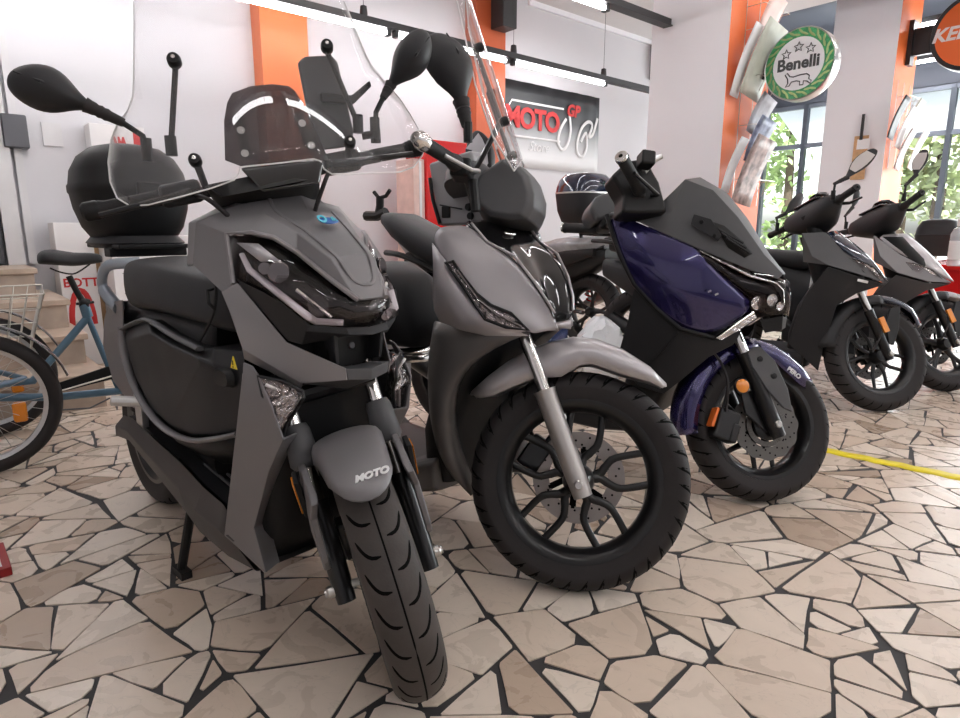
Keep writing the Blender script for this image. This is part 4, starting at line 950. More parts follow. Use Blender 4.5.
    for s in (-1, 1):
        q = MB(); q.tube(catmull([Vector((p.x, -s * p.y, p.z)) for p in (P(213, 277, -.172), P(216, 290, -.182), P(214, 312, -.188), P(206, 330, -.19), P(200, 341, -.19))], 5), .0035, 6); q.build('seat_seam', 'plastic_black', e)
    q = MB(); hk = P(217, 297, -.175); q.tube([hk + Vector((0, 0, .02)), hk + Vector((.0, -.02, .015)), hk + Vector((.012, -.025, -.01)), hk + Vector((.012, -.012, -.025))], .004, 8); q.build('bag_hook', 'plastic_black', e)
    # charge port with warning mark
    cpp = P(226, 377, -.185); q = MB(); q.loft([superring(cpp + Vector((0, .0, 0)), .042, .022, 16, 3, Vector((1, 0, 0)), Vector((0, 0, 1))), superring(cpp + Vector((0, -.014, 0)), .034, .017, 16, 3, Vector((1, 0, 0)), Vector((0, 0, 1)))]); q.build('charge_port', 'plastic_black', e)
    w0 = P(234, 363, -.19); q = MB(); q.prism([w0 + Vector((-.014, 0, -.012)), w0 + Vector((.014, 0, -.012)), w0 + Vector((0, 0, .015))], (0, -.002, 0)); q.build('warning_mark', 'yellow', e)
    q = MB(); w1 = w0 + Vector((0, -.003, 0)); q.box(w1 + Vector((0, 0, .001)), (.003, .001, .010)); q.box(w1 + Vector((0, 0, -.008)), (.003, .001, .003)); q.build('warning_sign', 'plastic_black', e)
    # --- rack, grab rail, top case
    cc = B.U(131, 200, y=0); cx = cc.x
    for s in (-1, 1):
        q = MB(); rp = [Vector((p.x, -s * p.y, p.z)) for p in (P(119, 308, -.145), P(112, 301, -.15), P(103, 287, -.155), P(103, 273, -.155), P(110, 265, -.145), P(128, 263, -.11), P(140, 262, -.08))]
        q.tube(catmull(rp, 5), [.018] * 10 + [.014] * 21, 10, flat=1.2); q.build('grab_rail', 'cast_alu', e, smooth=50)
    q = MB(); q.box((cx + .02, 0, .918), (.34, .22, .014)); q.box((cx + .1, 0, .90), (.06, .24, .03)); q.build('rack_plate', 'plastic_black', e, bevel=.004)
    for s in (-1, 1):
        q = MB()
        q.box((cx + .1, s * .07, .912), (.05, .03, .03)); q.build('clamp', 'chrome', e, bevel=.004)
    q = MB(); zb = .94
    sec = [(0, .135, .13), (.008, .155, .15), (.04, .178, .175), (.10, .197, .196), (.145, .203, .203), (.152, .208, .208), (.172, .208, .208), (.178, .203, .203), (.22, .196, .194), (.265, .17, .165), (.295, .125, .12), (.308, .06, .06)]
    q.loft([superring((cx - .01 * (z / .3), 0, zb + z), rx * .84, ry * .84, 32, 2.7) for z, rx, ry in sec]); tc_ = q.build('top_case', 'plastic_black', e, smooth=60)
    q = MB(); q.loft([superring((cx, 0, zb - .024), .145, .12, 24, 3.4), superring((cx, 0, zb - .012), .165, .135, 24, 3.4), superring((cx, 0, zb + .012), .14, .12, 24, 3)]); q.build('base_plate', 'plastic_dark', tc_, smooth=40)
    q = MB(); q.box((cx + .172, 0, zb + .15), (.02, .07, .06)); q.build('latch', 'plastic_black', tc_, bevel=.006)
    # --- rear wheel, hub motor, stand, peg
    wheel(e, Matrix.Translation((-1.33, 0, R)), R, .058, .045, name='rear_wheel', style='five', disc=(1, .11, False), ng=30)
    q = MB(); q.lathe([(.02, -.07), (.09, -.065), (.1, -.03), (.1, .03), (.09, .065), (.02, .07)], (-1.33, 0, R), (0, 1, 0), 32); q.build('hub_motor', 'alloy_black', e)
    for s in (-1, 1):
        q = MB(); q.box((-1.12, s * .085, .33), (.46, .03, .06), Matrix.Rotation(.12, 3, 'Y')); q.build('swingarm', 'alloy_black', e, bevel=.008)
        q = MB(); q.tube([(-1.22, s * .10, .36), (-1.10, s * .11, .62)], .02, 12); q.tube([(-1.2, s * .10, .40), (-1.13, s * .108, .56)], .032, 12); q.build('rear_shock', 'alloy_black', e)
    pg = P(125, 400, -.21)
    for s in (-1, 1):
        q = MB(); q.tube([Vector((pg.x + .02, s * .165, pg.z - .01)), Vector((pg.x - .02, s * .24, pg.z))], .016, 10); q.box((pg.x, s * .17, pg.z - .04), (.05, .02, .10)); q.build('foot_peg', 'alu', e, bevel=.003)
    f0 = B.U(182, 571, z=.012); q = MB()
    for s in (-1, 1): q.tube([Vector((f0.x + .06, s * abs(f0.y) * .8, .27)), Vector((f0.x, s * abs(f0.y), .02))], .013, 10); q.box((f0.x, s * abs(f0.y), .011), (.07, .03, .022))
    q.tube([Vector((f0.x + .05, -abs(f0.y) * .85, .22)), Vector((f0.x + .05, abs(f0.y) * .85, .22))], .012, 10); q.build('centre_stand', 'plastic_black', e)
    # --- handlebar, headset, controls (turned with the fork)
    X0 = -.30
    TX = lambda px, py, x: T.U(px, py, x=x)
    hd = [TX(240, 168, -.26), TX(318, 160, -.26), TX(324, 163, -.27), TX(320, 184, -.25), TX(262, 192, -.245)]
    q = MB(); q.prism([S @ p for p in hd], S.to_3x3() @ Vector((-.10, 0, .0))); q.build('headset_cover', 'gloss_black', e, bevel=.006)
    zb_ = TX(385, 154, -.40).z
    q = MB(); q.tube([S @ Vector((-.40, -.38, zb_)), S @ Vector((-.39, -.15, zb_ - .005)), S @ Vector((-.40, 0, zb_ - .02)), S @ Vector((-.39, .15, zb_ - .005)), S @ Vector((-.40, .38, zb_))], .012, 10); q.build('handlebar', 'alloy_black', e)
    q = MB(); q.loft([superring((-.30, 0, 1.07), .06, .10, 16, 3), superring((-.38, 0, 1.10), .10, .13, 16, 3), superring((-.40, 0, 1.03), .09, .11, 16, 3), superring((-.40, 0, .98), .06, .07, 16, 3)]).xf(S); q.build('headset_core', 'plastic_black', e, smooth=60)
    for s in (-1, 1):
        y0 = .225; q = MB(); q.tube([S @ Vector((-.40, s * y, zb_)) for y in (y0, y0 + .01, .335, .345)], [.019, .0165, .0165, .02], 14); g = q.build('grip', 'grip_rubber', e)
        q = MB(); q.lathe([(0, 0), (.017, 0), (.021, .006), (.021, .03), (.016, .036), (.008, .037), (0, .037)], S @ Vector((-.40, s * .345, zb_)), S.to_3x3() @ Vector((0, s, 0)), 18); q.build('bar_end', 'plastic_black', g)
        q = MB(); q.box((0, 0, 0), (.05, .085, .05)); q.xf(S @ Matrix.Translation((-.395, s * .18, zb_))); q.build('switch_block', 'plastic_dark', e, bevel=.01)
        q = MB(); q.tube([S @ Vector((-.36, s * .16, zb_ + .0)), S @ Vector((-.33, s * .20, zb_ - .005)), S @ Vector((-.335, s * .34, zb_ - .012))], [.009, .008, .006], 8); q.build('brake_lever', 'alloy_black', e)
        q = MB(); q.tube(catmull([S @ Vector((-.37, s * .15, zb_ - .01)), S @ Vector((-.28, s * .12, zb_ - .03)), S @ Vector((-.30, s * .07, .98)), S @ Vector((-.30, s * .05, .9))], 5), .005, 8); q.build('brake_hose', 'rubber', e)
    # tinted fly screen and tall clear screen
    fx1 = lambda y, z: -.265 - .30 * (z - 1.05) - 1.0 * y * y
    vis = [(241, 166), (280, 164), (314, 160), (329, 160), (322, 145), (309, 113), (295, 91), (289, 86), (272, 84), (251, 86), (232, 93), (227, 103), (224, 121), (225, 160)]
    q = sheet([on_surf(T, fx1, *p) for p in vis], fx1, .035); fs = q.xf(S).build('fly_screen', 'smoke_screen', e, solid=.003, smooth=60)
    for px, py in ((241, 131), (245, 154), (302, 124), (311, 146)):
        y, z = on_surf(T, fx1, px, py); q = MB(); q.lathe([(0, .004), (.008, .004), (.0085, 0), (.0085, -.012), (0, -.012)], S @ Vector((fx1(y, z) + .004, y, z)), S.to_3x3() @ Vector((1, 0, .3)), 14); q.build('screw', 'chrome', fs)
    for pa, pb_ in (((240, 118), (247, 158)), ((298, 112), (314, 150))):
        q = MB(); A, Bq = [on_surf(T, fx1, *p) for p in (pa, pb_)]; q.tube([S @ Vector((fx1(*A) - .022, A[0], A[1])), S @ Vector((fx1(*Bq) - .022, Bq[0], Bq[1]))], .013, 8, flat=.5); q.build('screen_mount', 'plastic_black', fs)
    fx2 = lambda y, z: -.235 - .36 * (z - 1.05) - 1.15 * y * y
    scr = [(134, -60), (134, 0), (134, 60), (133, 95), (128, 110), (117, 124), (111, 140), (108, 162), (110, 182), (117, 198), (130, 206), (148, 205), (180, 197), (212, 188), (234, 180), (239, 174), (241, 167), (280, 163), (314, 159), (320, 161), (324, 169), (332, 174), (352, 174), (372, 173), (400, 172), (414, 167), (422, 156), (425, 146), (421, 133), (411, 115), (400, 98), (386, 83), (374, 70), (366, 55), (355, 28), (344, 0), (325, -50)]
    yz = [on_surf(T, fx2, *p) for p in scr]
    top = max(z for y, z in yz); q = sheet(yz, fx2, .04); ws = q.xf(S).build('windscreen', 'clear_screen', e, solid=.003, smooth=70)
    q = MB(); q.tube([S @ Vector((fx2(y, z) - .0015, y, z)) for y, z in yz], .0017, 6, loop=True); q.build('polished_edge', 'reflector_white', ws)
    def knob(px, py, r=.014):
        y, z = on_surf(T, fx2, px, py); p = Vector((fx2(y, z), y, z)); q = MB()
        q.lathe([(0, .012), (r * .8, .011), (r, .004), (r, -.012), (r * .7, -.02), (0, -.02)], S @ p, S.to_3x3() @ Vector((1, -.1 * y, .36)), 16); o = q.build('mounting_knob', 'plastic_black', ws)
        q = MB(); q.lathe([(0, .0145), (.004, .0145), (.004, .011), (0, .011)], S @ p, S.to_3x3() @ Vector((1, -.1 * y, .36)), 10); q.build('cap_bolt', 'chrome', o); return p
    k1, k2, k3, k4 = knob(174, 60), knob(327, 46), knob(195, 160, .013), knob(350, 142, .013)
    for k, (px, py) in ((k1, (171, 146)), (k2, (358, 124))):
        yb = TX(px, py, -.36); q = MB(); q.tube([S @ (k - Vector((.02, 0, .005))), S @ yb], .0062, 8); q.lathe([(0, -.02), (.012, -.02), (.012, .02), (0, .02)], S @ yb, (0, 0, 1), 10); q.build('screen_stay', 'plastic_black', e)
    for k, s in ((k3, -1), (k4, 1)):
        q = MB(); q.tube([S @ (k - Vector((.015, 0, 0))), S @ Vector((-.39, k.y, zb_))], .008, 8); q.build('screen_stay', 'plastic_black', e)
    # instrument display and its bracket, seen through the screen
    dp = [TX(x, y, -.42) for x, y in ((298, 62), (305, 56), (332, 55), (338, 62), (354, 132), (352, 146), (322, 150), (314, 142))]
    q = MB(); q.prism([S @ p for p in dp], S.to_3x3() @ Vector((-.022, 0, 0))); q.build('display', 'plastic_grey', e, bevel=.005)
    br = [TX(x, y, -.40) for x, y in ((320, 92), (352, 95), (370, 80), (372, 86), (354, 104), (322, 102))]
    q = MB(); q.prism([S @ p for p in br], S.to_3x3() @ Vector((-.02, 0, 0))); q.build('display_bracket', 'plastic_black', e, bevel=.004)
    # mirrors
    back = (S.to_3x3() @ Vector((1, 0, .1))).normalized()
    mirror_head(e, [S @ TX(143, 136, -.375), S @ TX(147, 152, -.38)], S @ TX(124, 123, -.37), S @ TX(90, 107, -.36), S @ TX(8, 79, -.36), back, .092, .05)
    mirror_head(e, [S @ TX(376, 112, -.385), S @ TX(375, 130, -.385)], S @ TX(383, 98, -.39), S @ TX(390, 86, -.40), S @ TX(426, 32, -.40), back, .085, .05)
    q = MB(); mp = TX(376, 143, -.39); q.tube([S @ mp, S @ TX(375, 128, -.385)], .012, 10); q.tube([S @ TX(362, 136, -.39), S @ TX(375, 134, -.385)], .009, 8); q.build('mirror_clamp', 'plastic_black', e)
    return b
S1 = scooter_one()
# ------------------------------------------------------------------ the glossy grey big-wheel scooter
def tri_fan_loft(parent, name, m, rows, mirror=True, **k):
    mb = MB(); mb.grid(rows)
    if mirror: mb.mirror()
    return mb.build(name, m, parent, weld=True, **k)
def scooter_two():
    R = .30; b = Bike((575, 588), -42, 36, R, 1.36); B, T, S, a = b.B, b.T, b.S, b.a
    e = empty('scooter', b.M, 'silver grey scooter with glossy black nose strip, second from the left', 'scooter')
    P = lambda px, py, y: B.U(px, py, y=y)
    TP = lambda px, py, y: T.U(px, py, y=y)
    W = S @ Matrix.Translation((0, 0, R))
    wheel(e, W, R, .050, .041, style='pairs', disc=(1, .13, False), grooves='block', ng=38)
    for s in (-1, 1): forkleg(e, S, a, R, s * .088, .80, .535, .028, .018, 'fork_silver', 'chrome', None, foot=.035)
    q = MB(); q.box((0, 0, 0), (.07, .05, .10)); q.box((.02, .0, .05), (.04, .04, .05)); q.xf(S @ Matrix.Translation((-.13, .075, R + .05)) @ Matrix.Rotation(.5, 4, 'Y')); q.build('brake_caliper', 'alloy_black', e, bevel=.008)
    q = MB(); q.tube(catmull([S @ Vector(p) for p in ((-.13, .08, R + .08), (-.17, .09, .45), (-.12, .10, .52), (-.19, .06, .66))], 5), .006, 8); q.build('brake_hose', 'rubber', e)
    # mudguard
    st = [((667, 385), (665, 388)), ((650, 368), (651, 382)), ((622, 350), (620, 374)), ((596, 340), (593, 364)), ((573, 338), (580, 365)), ((551, 343), (561, 377)), ((530, 350), (536, 378)), ((507, 363), (512, 387)), ((487, 378), (492, 396)), ((470, 393), (474, 398))]
    rows = []
    for (tx, ty), (bx, by) in st:
        t = TP(tx, ty, -.02); lo = TP(bx, by, -.068); lo.x = .5 * lo.x + .5 * t.x if abs(lo.x - t.x) > .05 else lo.x
        k = .35 if tx > 660 or tx < 475 else 1
        row = [Vector((lo.x, -.068 * k, lo.z)), Vector((lo.x * .6 + t.x * .4, -.069 * k, lo.z * .45 + t.z * .55)), Vector((t.x, -.052 * k, t.z - .004)), Vector((t.x, -.02 * k, t.z + .004)), Vector((t.x, 0, t.z + .006))]
        rows.append([S @ p for p in row] + [S @ Vector((p.x, -p.y, p.z)) for p in row[-2::-1]])
    MB().grid(rows).build('front_fender', 'satin_grey', e, solid=.004, smooth=50)
    # nose: grey shell in the middle, glossy black strip on top
    # rows from rear/top to the tip; columns from flank to centre
    rws = [
        [P(432, 243, -.185), P(437, 227, -.178), P(450, 226, -.150), P(470, 224, -.120), Vector((-.36, -.06, .992)), Vector((-.345, 0, .998))],
        [P(445, 260, -.190), P(455, 247, -.175), P(468, 240, -.145), P(486, 243, -.112), Vector((-.262, -.055, .968)), Vector((-.25, 0, .975))],
        [P(458, 284, -.186), P(468, 268, -.168), P(484, 258, -.135), P(513, 257, -.095), Vector((-.20, -.048, .912)), Vector((-.188, 0, .918))],
        [P(474, 306, -.178), P(484, 291, -.155), P(503, 278, -.118), P(532, 281, -.078), Vector((-.155, -.04, .850)), Vector((-.143, 0, .855))],
        [P(497, 320, -.150), P(507, 308, -.128), P(524, 298, -.095), P(545, 301, -.060), Vector((-.122, -.032, .792)), Vector((-.112, 0, .795))],
        [P(526, 331, -.105), P(530, 322, -.098), P(540, 316, -.072), P(553, 314, -.042), Vector((-.105, -.024, .748)), Vector((-.098, 0, .750))],
        [P(535, 334, -.085), P(541, 332, -.075), P(550, 330, -.050), P(559, 331, -.026), Vector((-.108, -.014, .708)), Vector((-.103, 0, .708))]]
    mb = MB(); mb.grid([r[:4] for r in rws]); mb.mirror(); mb.build('nose_shell', 'satin_grey', e, weld=True, sub=2, solid=.004)
    up = Vector((.004, 0, .003))
    mb = MB(); mb.grid([[p + up * .4 for p in r[3:4]] + [p + up for p in r[4:]] for r in rws[:6]] + [[rws[6][3] * .6 + rws[5][3] * .4 + up * .3, rws[6][4] * .6 + rws[5][4] * .4 + up * .3, rws[6][5] * .6 + rws[5][5] * .4 + up * .3]]); mb.mirror(); mb.build('nose_strip', 'gloss_black', e, weld=True, sub=2, solid=.003)
    mb = MB(); mb.grid([[r[3] * .5 + q_[3] * .5 + up * .1, r[4] * .5 + q_[4] * .5, r[5] * .5 + q_[5] * .5] for r, q_ in ((rws[5], rws[6]), (rws[6], rws[6]))]); mb.mirror(); mb.build('nose_tip', 'satin_grey', e, weld=True, solid=.004)
    for s in (-1, 1):
        q = MB(); q.tube([Vector((r[3].x + .005, s * -r[3].y, r[3].z + .003)) for r in rws[:6]], .0035, 8); q.build('strip_trim', 'satin_grey', e)
    em = Vector((-.232, 0, .962)); q = MB(); q.ball(em, (.012, .024, .006), Matrix.Rotation(.5, 3, 'Y')); q.build('nose_badge', 'chrome', e)
    # turn signal set in the flank
    for s in (1, -1):
        fl = lambda p, d=0: Vector((p.x + d, (p.y - d * .6) * s, p.z))
        ind = [P(445, 262, -.196), P(452, 261, -.193), P(461, 275, -.187), P(475, 293, -.172), P(490, 305, -.152), P(510, 313, -.125), P(528, 330, -.104), P(505, 327, -.138), P(484, 319, -.168), P(478, 310, -.180), P(462, 286, -.190)]
        q = MB(); q.prism([fl(p, .004) for p in ind], (-.02, .015 * s, 0)); o = q.build('indicator', 'lens_chrome', e)
        q = MB(); q.ngon([fl(p, .009) for p in ind]); q.build('indicator_lens', 'clear_lens', o, solid=.002)
        q = MB(); q.tube([fl(p, .006) for p in ind], .0045, 6, loop=True); q.build('indicator_rim', 'plastic_black', o)
        for (ax_, ay_, ayy), (bx_, by_, byy) in (((456, 270, -.192), (476, 298, -.172)), ((478, 300, -.170), (500, 318, -.140)), ((500, 316, -.140), (520, 326, -.112))):
            q = MB(); q.tube([fl(P(ax_, ay_, ayy), .010), fl(P(bx_, by_, byy), .010)], .004, 6); q.build('light_guide', 'bowl_chrome', o)
    # lower leg shield sweeping down behind the wheel
    outl = [(434, 322), (429, 350), (426, 380), (428, 410), (431, 432), (438, 460), (452, 481), (470, 496)]
    edge = [(530, 335), (493, 350), (468, 368), (455, 388), (451, 413), (454, 443), (463, 470), (474, 493)]
    yo = [-.195, -.205, -.212, -.215, -.21, -.195, -.165, -.12]; ye = [-.10, -.145, -.175, -.185, -.185, -.172, -.145, -.11]
    ro = [P(p[0], p[1], y) for p, y in zip(outl, yo)]; re_ = [P(p[0], p[1], y) for p, y in zip(edge, ye)]
    rm = [(o * .45 + q_ * .55) + Vector((.006, -.012, 0)) for o, q_ in zip(ro, re_)]
    ri = [q_ + Vector((-.035, .05, 0)) for q_ in re_]; rb = [o + Vector((-.05, .05, 0)) for o in ro]
    tri_fan_loft(e, 'leg_shield', 'bronze_grey', [[v[i] for v in (rb, ro, rm, re_, ri)] for i in range(8)], sub=1, solid=.004)
    fl0 = rws[0][0]; tri_fan_loft(e, 'flank_panel', 'satin_grey', [[rws[0][0], rws[1][0], rws[2][0], rws[3][0], rws[4][0], rws[5][0]], [P(433, 262, -.198), P(437, 285, -.20), P(447, 300, -.197), P(462, 318, -.188), P(486, 327, -.158), P(520, 333, -.115)], [P(433, 300, -.2), P(434, 310, -.2), P(440, 322, -.197), P(460, 330, -.187), P(486, 336, -.157), P(528, 336, -.10)]], solid=.004, smooth=60)
    # inner wheel arch, body core, floor, tail
    q = MB(); q.loft([superring((-.34, 0, .90), .06, .09, 20, 3), superring((-.28, 0, .80), .08, .10, 20, 3), superring((-.27, 0, .70), .07, .11, 20, 3), superring((-.35, 0, .55), .06, .14, 20, 4), superring((-.41, 0, .38), .06, .14, 20, 4), superring((-.43, 0, .22), .06, .11, 20, 4)]); q.build('inner_arch', 'plastic_black', e)
    q = MB(); q.loft([superring((-.40, 0, .25), .06, .15, 16, 5, Vector((0, 0, 1)), Vector((0, 1, 0))), superring((-.55, 0, .20), .05, .18, 16, 5, Vector((0, 0, 1)), Vector((0, 1, 0))), superring((-.85, 0, .21), .05, .18, 16, 5, Vector((0, 0, 1)), Vector((0, 1, 0))), superring((-.95, 0, .26), .08, .16, 16, 5, Vector((0, 0, 1)), Vector((0, 1, 0)))]); q.build('floorboard', 'bronze_grey', e, bevel=.01)
    q = MB(); q.loft([superring((-.80, 0, .50), .22, .13, 20, 3, Vector((0, 0, 1)), Vector((0, 1, 0))), superring((-1.0, 0, .56), .19, .17, 20, 3, Vector((0, 0, 1)), Vector((0, 1, 0))), superring((-1.35, 0, .62), .13, .15, 20, 3, Vector((0, 0, 1)), Vector((0, 1, 0))), superring((-1.65, 0, .70), .05, .07, 20, 3, Vector((0, 0, 1)), Vector((0, 1, 0)))]); q.build('rear_body', 'satin_grey', e)
    q = MB(); q.loft([superring((-.72, 0, .74), .03, .08, 20, 3, Vector((0, 0, 1)), Vector((0, 1, 0))), superring((-.85, 0, .76), .06, .14, 20, 3, Vector((0, 0, 1)), Vector((0, 1, 0))), superring((-1.2, 0, .78), .06, .15, 20, 3, Vector((0, 0, 1)), Vector((0, 1, 0))), superring((-1.5, 0, .80), .045, .10, 20, 3, Vector((0, 0, 1)), Vector((0, 1, 0)))]); q.build('seat', 'seat_vinyl', e)
    X, Y, Z = Vector((1, 0, 0)), Vector((0, 1, 0)), Vector((0, 0, 1))
    q = MB(); q.loft([superring((-.56, 0, .645), .04, .06, 20, 3, Z, Y), superring((-.585, 0, .68), .08, .10, 20, 3.2, Z, Y), superring((-.64, 0, .715), .115, .125, 20, 3.4, Z, Y), superring((-.73, 0, .735), .135, .14, 20, 3.4, Z, Y), superring((-.90, 0, .74), .12, .15, 20, 3.4, Z, Y)]); q.build('seat_front', 'seat_vinyl', e, smooth=60)
    q = MB(); q.tube([(-.62, -.125, .59), (-.60, 0, .585), (-.62, .125, .59)], .014, 8); q.tube([(-.70, -.14, .575), (-.61, -.13, .57), (-.59, 0, .56), (-.61, .13, .57), (-.70, .14, .575)], .012, 8); q.build('seat_trim', 'chrome', e)
    wheel(e, Matrix.Translation((-1.36, 0, R)), R, .052, .046, name='rear_wheel', style='pairs', grooves='block', ng=26)
    q = MB(); q.box((-1.2, .09, .32), (.4, .05, .10)); q.build('engine_case', 'alloy_black', e, bevel=.02)
    f0 = MB()
    for s in (-1, 1): f0.tube([(-.9, s * .10, .22), (-1.0, s * .17, .012)], .012, 8)
    f0.tube([(-.93, -.12, .16), (-.93, .12, .16)], .012, 8); f0.build('centre_stand', 'plastic_black', e)
    # dash panel standing behind the nose, with lock and button
    Y0 = .05
    d = [P(428, 163, Y0), P(470, 150, Y0), P(483, 185, Y0), P(484, 224, Y0), P(438, 226, Y0)]
    q = MB(); q.prism(d, (0, .06, 0)); dp = q.build('dash_panel', 'panel_grey', e, bevel=.01)
    q = MB(); c = P(446, 212, Y0 - .003); q.box(c, (.036, .006, .036)); q.build('button', 'plastic_black', dp, bevel=.003)
    q = MB(); c1, c2 = P(440, 205, Y0 - .004), P(462, 209, Y0 - .004); q.tube([c1, c2], .0022, 6); q.build('seam', 'plastic_black', dp)
    for px, py in ((469, 207), (471, 216)):
        q = MB(); q.lathe([(0, 0), (.012, 0), (.010, .008), (0, .008)], P(px, py, Y0 - .002), (0, -1, 0), 14); q.build('lock', 'plastic_black', dp)
    q = MB(); q.tube([P(430, 178, Y0 - .007), P(433, 200, Y0 - .007), P(440, 224, Y0 - .007)], .006, 8); q.build('panel_edge', 'plastic_black', dp)
    # headset with headlight, turned with the bars
    ho = [(470, 192), (476, 176), (490, 166), (503, 157), (516, 164), (527, 175), (533, 194), (532, 208), (525, 220), (508, 221), (490, 218), (476, 208)]
    rings = []
    for y, k, dz in ((-.115, .82, 0), (-.10, .97, 0), (-.06, 1.0, .004), (0, 1.02, .006), (.06, 1.0, .004), (.10, .97, 0), (.115, .82, 0)):
        base = [TP(px, py, -.10) for px, py in ho]; c = sum(base, Vector()) / len(base)
        dx = .03 * (1 - (y / .115) ** 2)
        rings.append([S @ Vector((c.x + (p.x - c.x) * k + (dx if p.x > c.x else 0), y, c.z + (p.z - c.z) * k + dz)) for p in base])
    q = MB(); q.loft(rings); q.build('headset_cowl', 'plastic_grey', e, smooth=50, bevel=.006)
    q = MB(); hc = TP(528, 204, -.05); q.lathe([(0, .028), (.03, .022), (.045, .008), (.05, 0), (.05, -.02), (0, -.02)], S @ Vector((hc.x - .0, 0, hc.z)), S.to_3x3() @ Vector((1, 0, -.35)), 28); o = q.build('headlight', 'clear_lens', e)
    q = MB(); q.lathe([(0, -.01), (.02, -.006), (.04, .006), (.046, .012), (.046, -.02), (0, -.02)], S @ Vector((hc.x - .006, 0, hc.z)), S.to_3x3() @ Vector((1, 0, -.35)), 28); q.build('reflector_bowl', 'lens_chrome', o)
    for s in (-1, 1):
        q = MB(); c = TP(528, 188, -.10); q.prism([S @ Vector((c.x + dx, s * y, c.z + dz)) for dx, y, dz in ((.012, .05, .03), (.0, .095, .03), (-.008, .10, -.02), (.01, .06, -.01))], S.to_3x3() @ Vector((-.02, 0, 0))); q.build('position_lamp', 'gloss_black', e)
    q = MB(); dc = TP(462, 150, -.0); q.loft([[S @ p for p in superring((-.40, 0, 1.085 + z), rx, ry, 24, 2.3)] for z, rx, ry in ((0, .075, .125), (.035, .075, .12), (.06, .06, .10), (.072, .03, .05))]); q.build('instrument_hood', 'plastic_grey', e, smooth=60)
    ge, gi = TP(424, 143, -.36), TP(460, 166, -.23)
    for s in (-1, 1):
        A = Vector((ge.x, s * .36, ge.z)); Bq = Vector((gi.x, s * .23, gi.z)); ctr = Vector((-.39, 0, 1.06))
        q = MB(); q.tube([S @ ctr, S @ Vector((gi.x, s * .12, gi.z)), S @ Bq, S @ A], .012, 10); q.build('handlebar', 'alloy_black', e)
        dd = (Bq - A).normalized(); q = MB(); q.tube([S @ (A + dd * t) for t in (.008, .02, .10, .12, .13)], [.019, .0175, .0175, .022, .022], 14); g = q.build('grip', 'grip_rubber', e)
        q = MB(); q.lathe([(0, -.012), (.012, -.012), (.021, -.004), (.022, .006), (.022, .02), (.014, .034), (.006, .034), (.005, .028), (0, .028)], S @ A, S.to_3x3() @ -dd, 18); q.build('bar_end', 'chrome', g)
        q = MB(); q.tube([S @ (Bq + Vector((.02, -s * .03, 0))), S @ (Bq + Vector((.05, 0, -.01))), S @ (Bq + Vector((.045, s * .06, -.03))), S @ (A + Vector((.05, -s * .02, -.02)))], [.007, .006, .005, .005], 8); q.build('brake_lever', 'alu', e)
        q = MB(); q.box((0, 0, 0), (.055, .07, .05)); q.xf(S @ Matrix.Translation((gi.x, s * .20, gi.z))); q.build('switch_block', 'plastic_black', e, bevel=.01)
        q = MB(); q.tube([S @ Vector((gi.x + .03, s * .19, gi.z - .02)), S @ Vector((gi.x + .045, s * .18, gi.z - .10))], .013, 10); q.build('brake_reservoir', 'plastic_black', e)
    # mirrors
    back = (S.to_3x3() @ Vector((1, 0, .1))).normalized()
    ym = -.27
    mb_, mn, mr, mt = TP(468, 134, ym), TP(467, 126, ym), TP(462, 104, ym), TP(433, 36, ym)
    bk2 = (S.to_3x3() @ Vector((.5, -.85, .3))).normalized()
    mirror_head(e, [S @ mb_], S @ mn, S @ mr, S @ mt, bk2, .135, .055)
    fl = lambda v: Vector((v.x, -v.y, v.z))
    bk3 = (S.to_3x3() @ Vector((.5, .85, .3))).normalized()
    mirror_head(e, [S @ fl(mb_)], S @ fl(mn), S @ fl(mr), S @ fl(mt + Vector((0, -.06, 0))), bk3, .125, .055)
    # tall clear screen with a smaller inner pane
    c0 = TP(522, 157, 0); c1 = TP(471, 0, 0); tl = (c0.x - c1.x) / (c1.z - c0.z)
    fx = lambda y, z: c0.x - tl * (z - c0.z) - 1.5 * y * y
    z0, z1 = c0.z - .05, c1.z + .02
    out = [(-.05, z0 + .02), (-.16, z0 - .05), (-.21, z0 + .02), (-.215, z0 + .15), (-.19, z0 + .3), (-.17, z1 - .12), (-.14, z1 - .02), (-.08, z1 + .03)]
    out = out + [(0, z1 + .035)] + [(-y, z) for y, z in out[::-1]] + [(0, z0 + .03)]
    q = sheet(out, fx, .035); ws = q.xf(S).build('windscreen', 'clear_screen', e, solid=.004, smooth=70)
    q = MB(); q.tube([S @ Vector((fx(y, z) - .002, y, z)) for y, z in out], .0025, 6, loop=True); q.build('polished_edge', 'reflector_white', ws)
    for y, z in ((-.12, z0 + .10), (.12, z0 + .10), (-.13, z0 + .30), (.13, z0 + .30)):
        q = MB(); q.lathe([(0, .012), (.010, .011), (.013, .004), (.013, -.014), (0, -.014)], S @ Vector((fx(y, z), y, z)), S.to_3x3() @ Vector((1, 0, tl)), 14); o = q.build('mounting_knob', 'plastic_black', ws)
        q = MB(); q.lathe([(0, .0145), (.006, .0145), (.006, .011), (0, .011)], S @ Vector((fx(y, z), y, z)), S.to_3x3() @ Vector((1, 0, tl)), 10); q.build('cap_bolt', 'chrome', o)
    for s in (-1, 1):
        q = MB(); q.tube([S @ Vector((fx(.12, z0 + .1) - .01, s * .12, z0 + .10)), S @ Vector((fx(.13, z0 + .3) - .012, s * .13, z0 + .30))], .007, 8); q.tube([S @ Vector((fx(.12, z0 + .1) - .01, s * .12, z0 + .10)), S @ Vector((-.39, s * .11, 1.07))], .008, 8); q.build('screen_stay', 'alloy_black', e)
    return b
S2 = scooter_two()
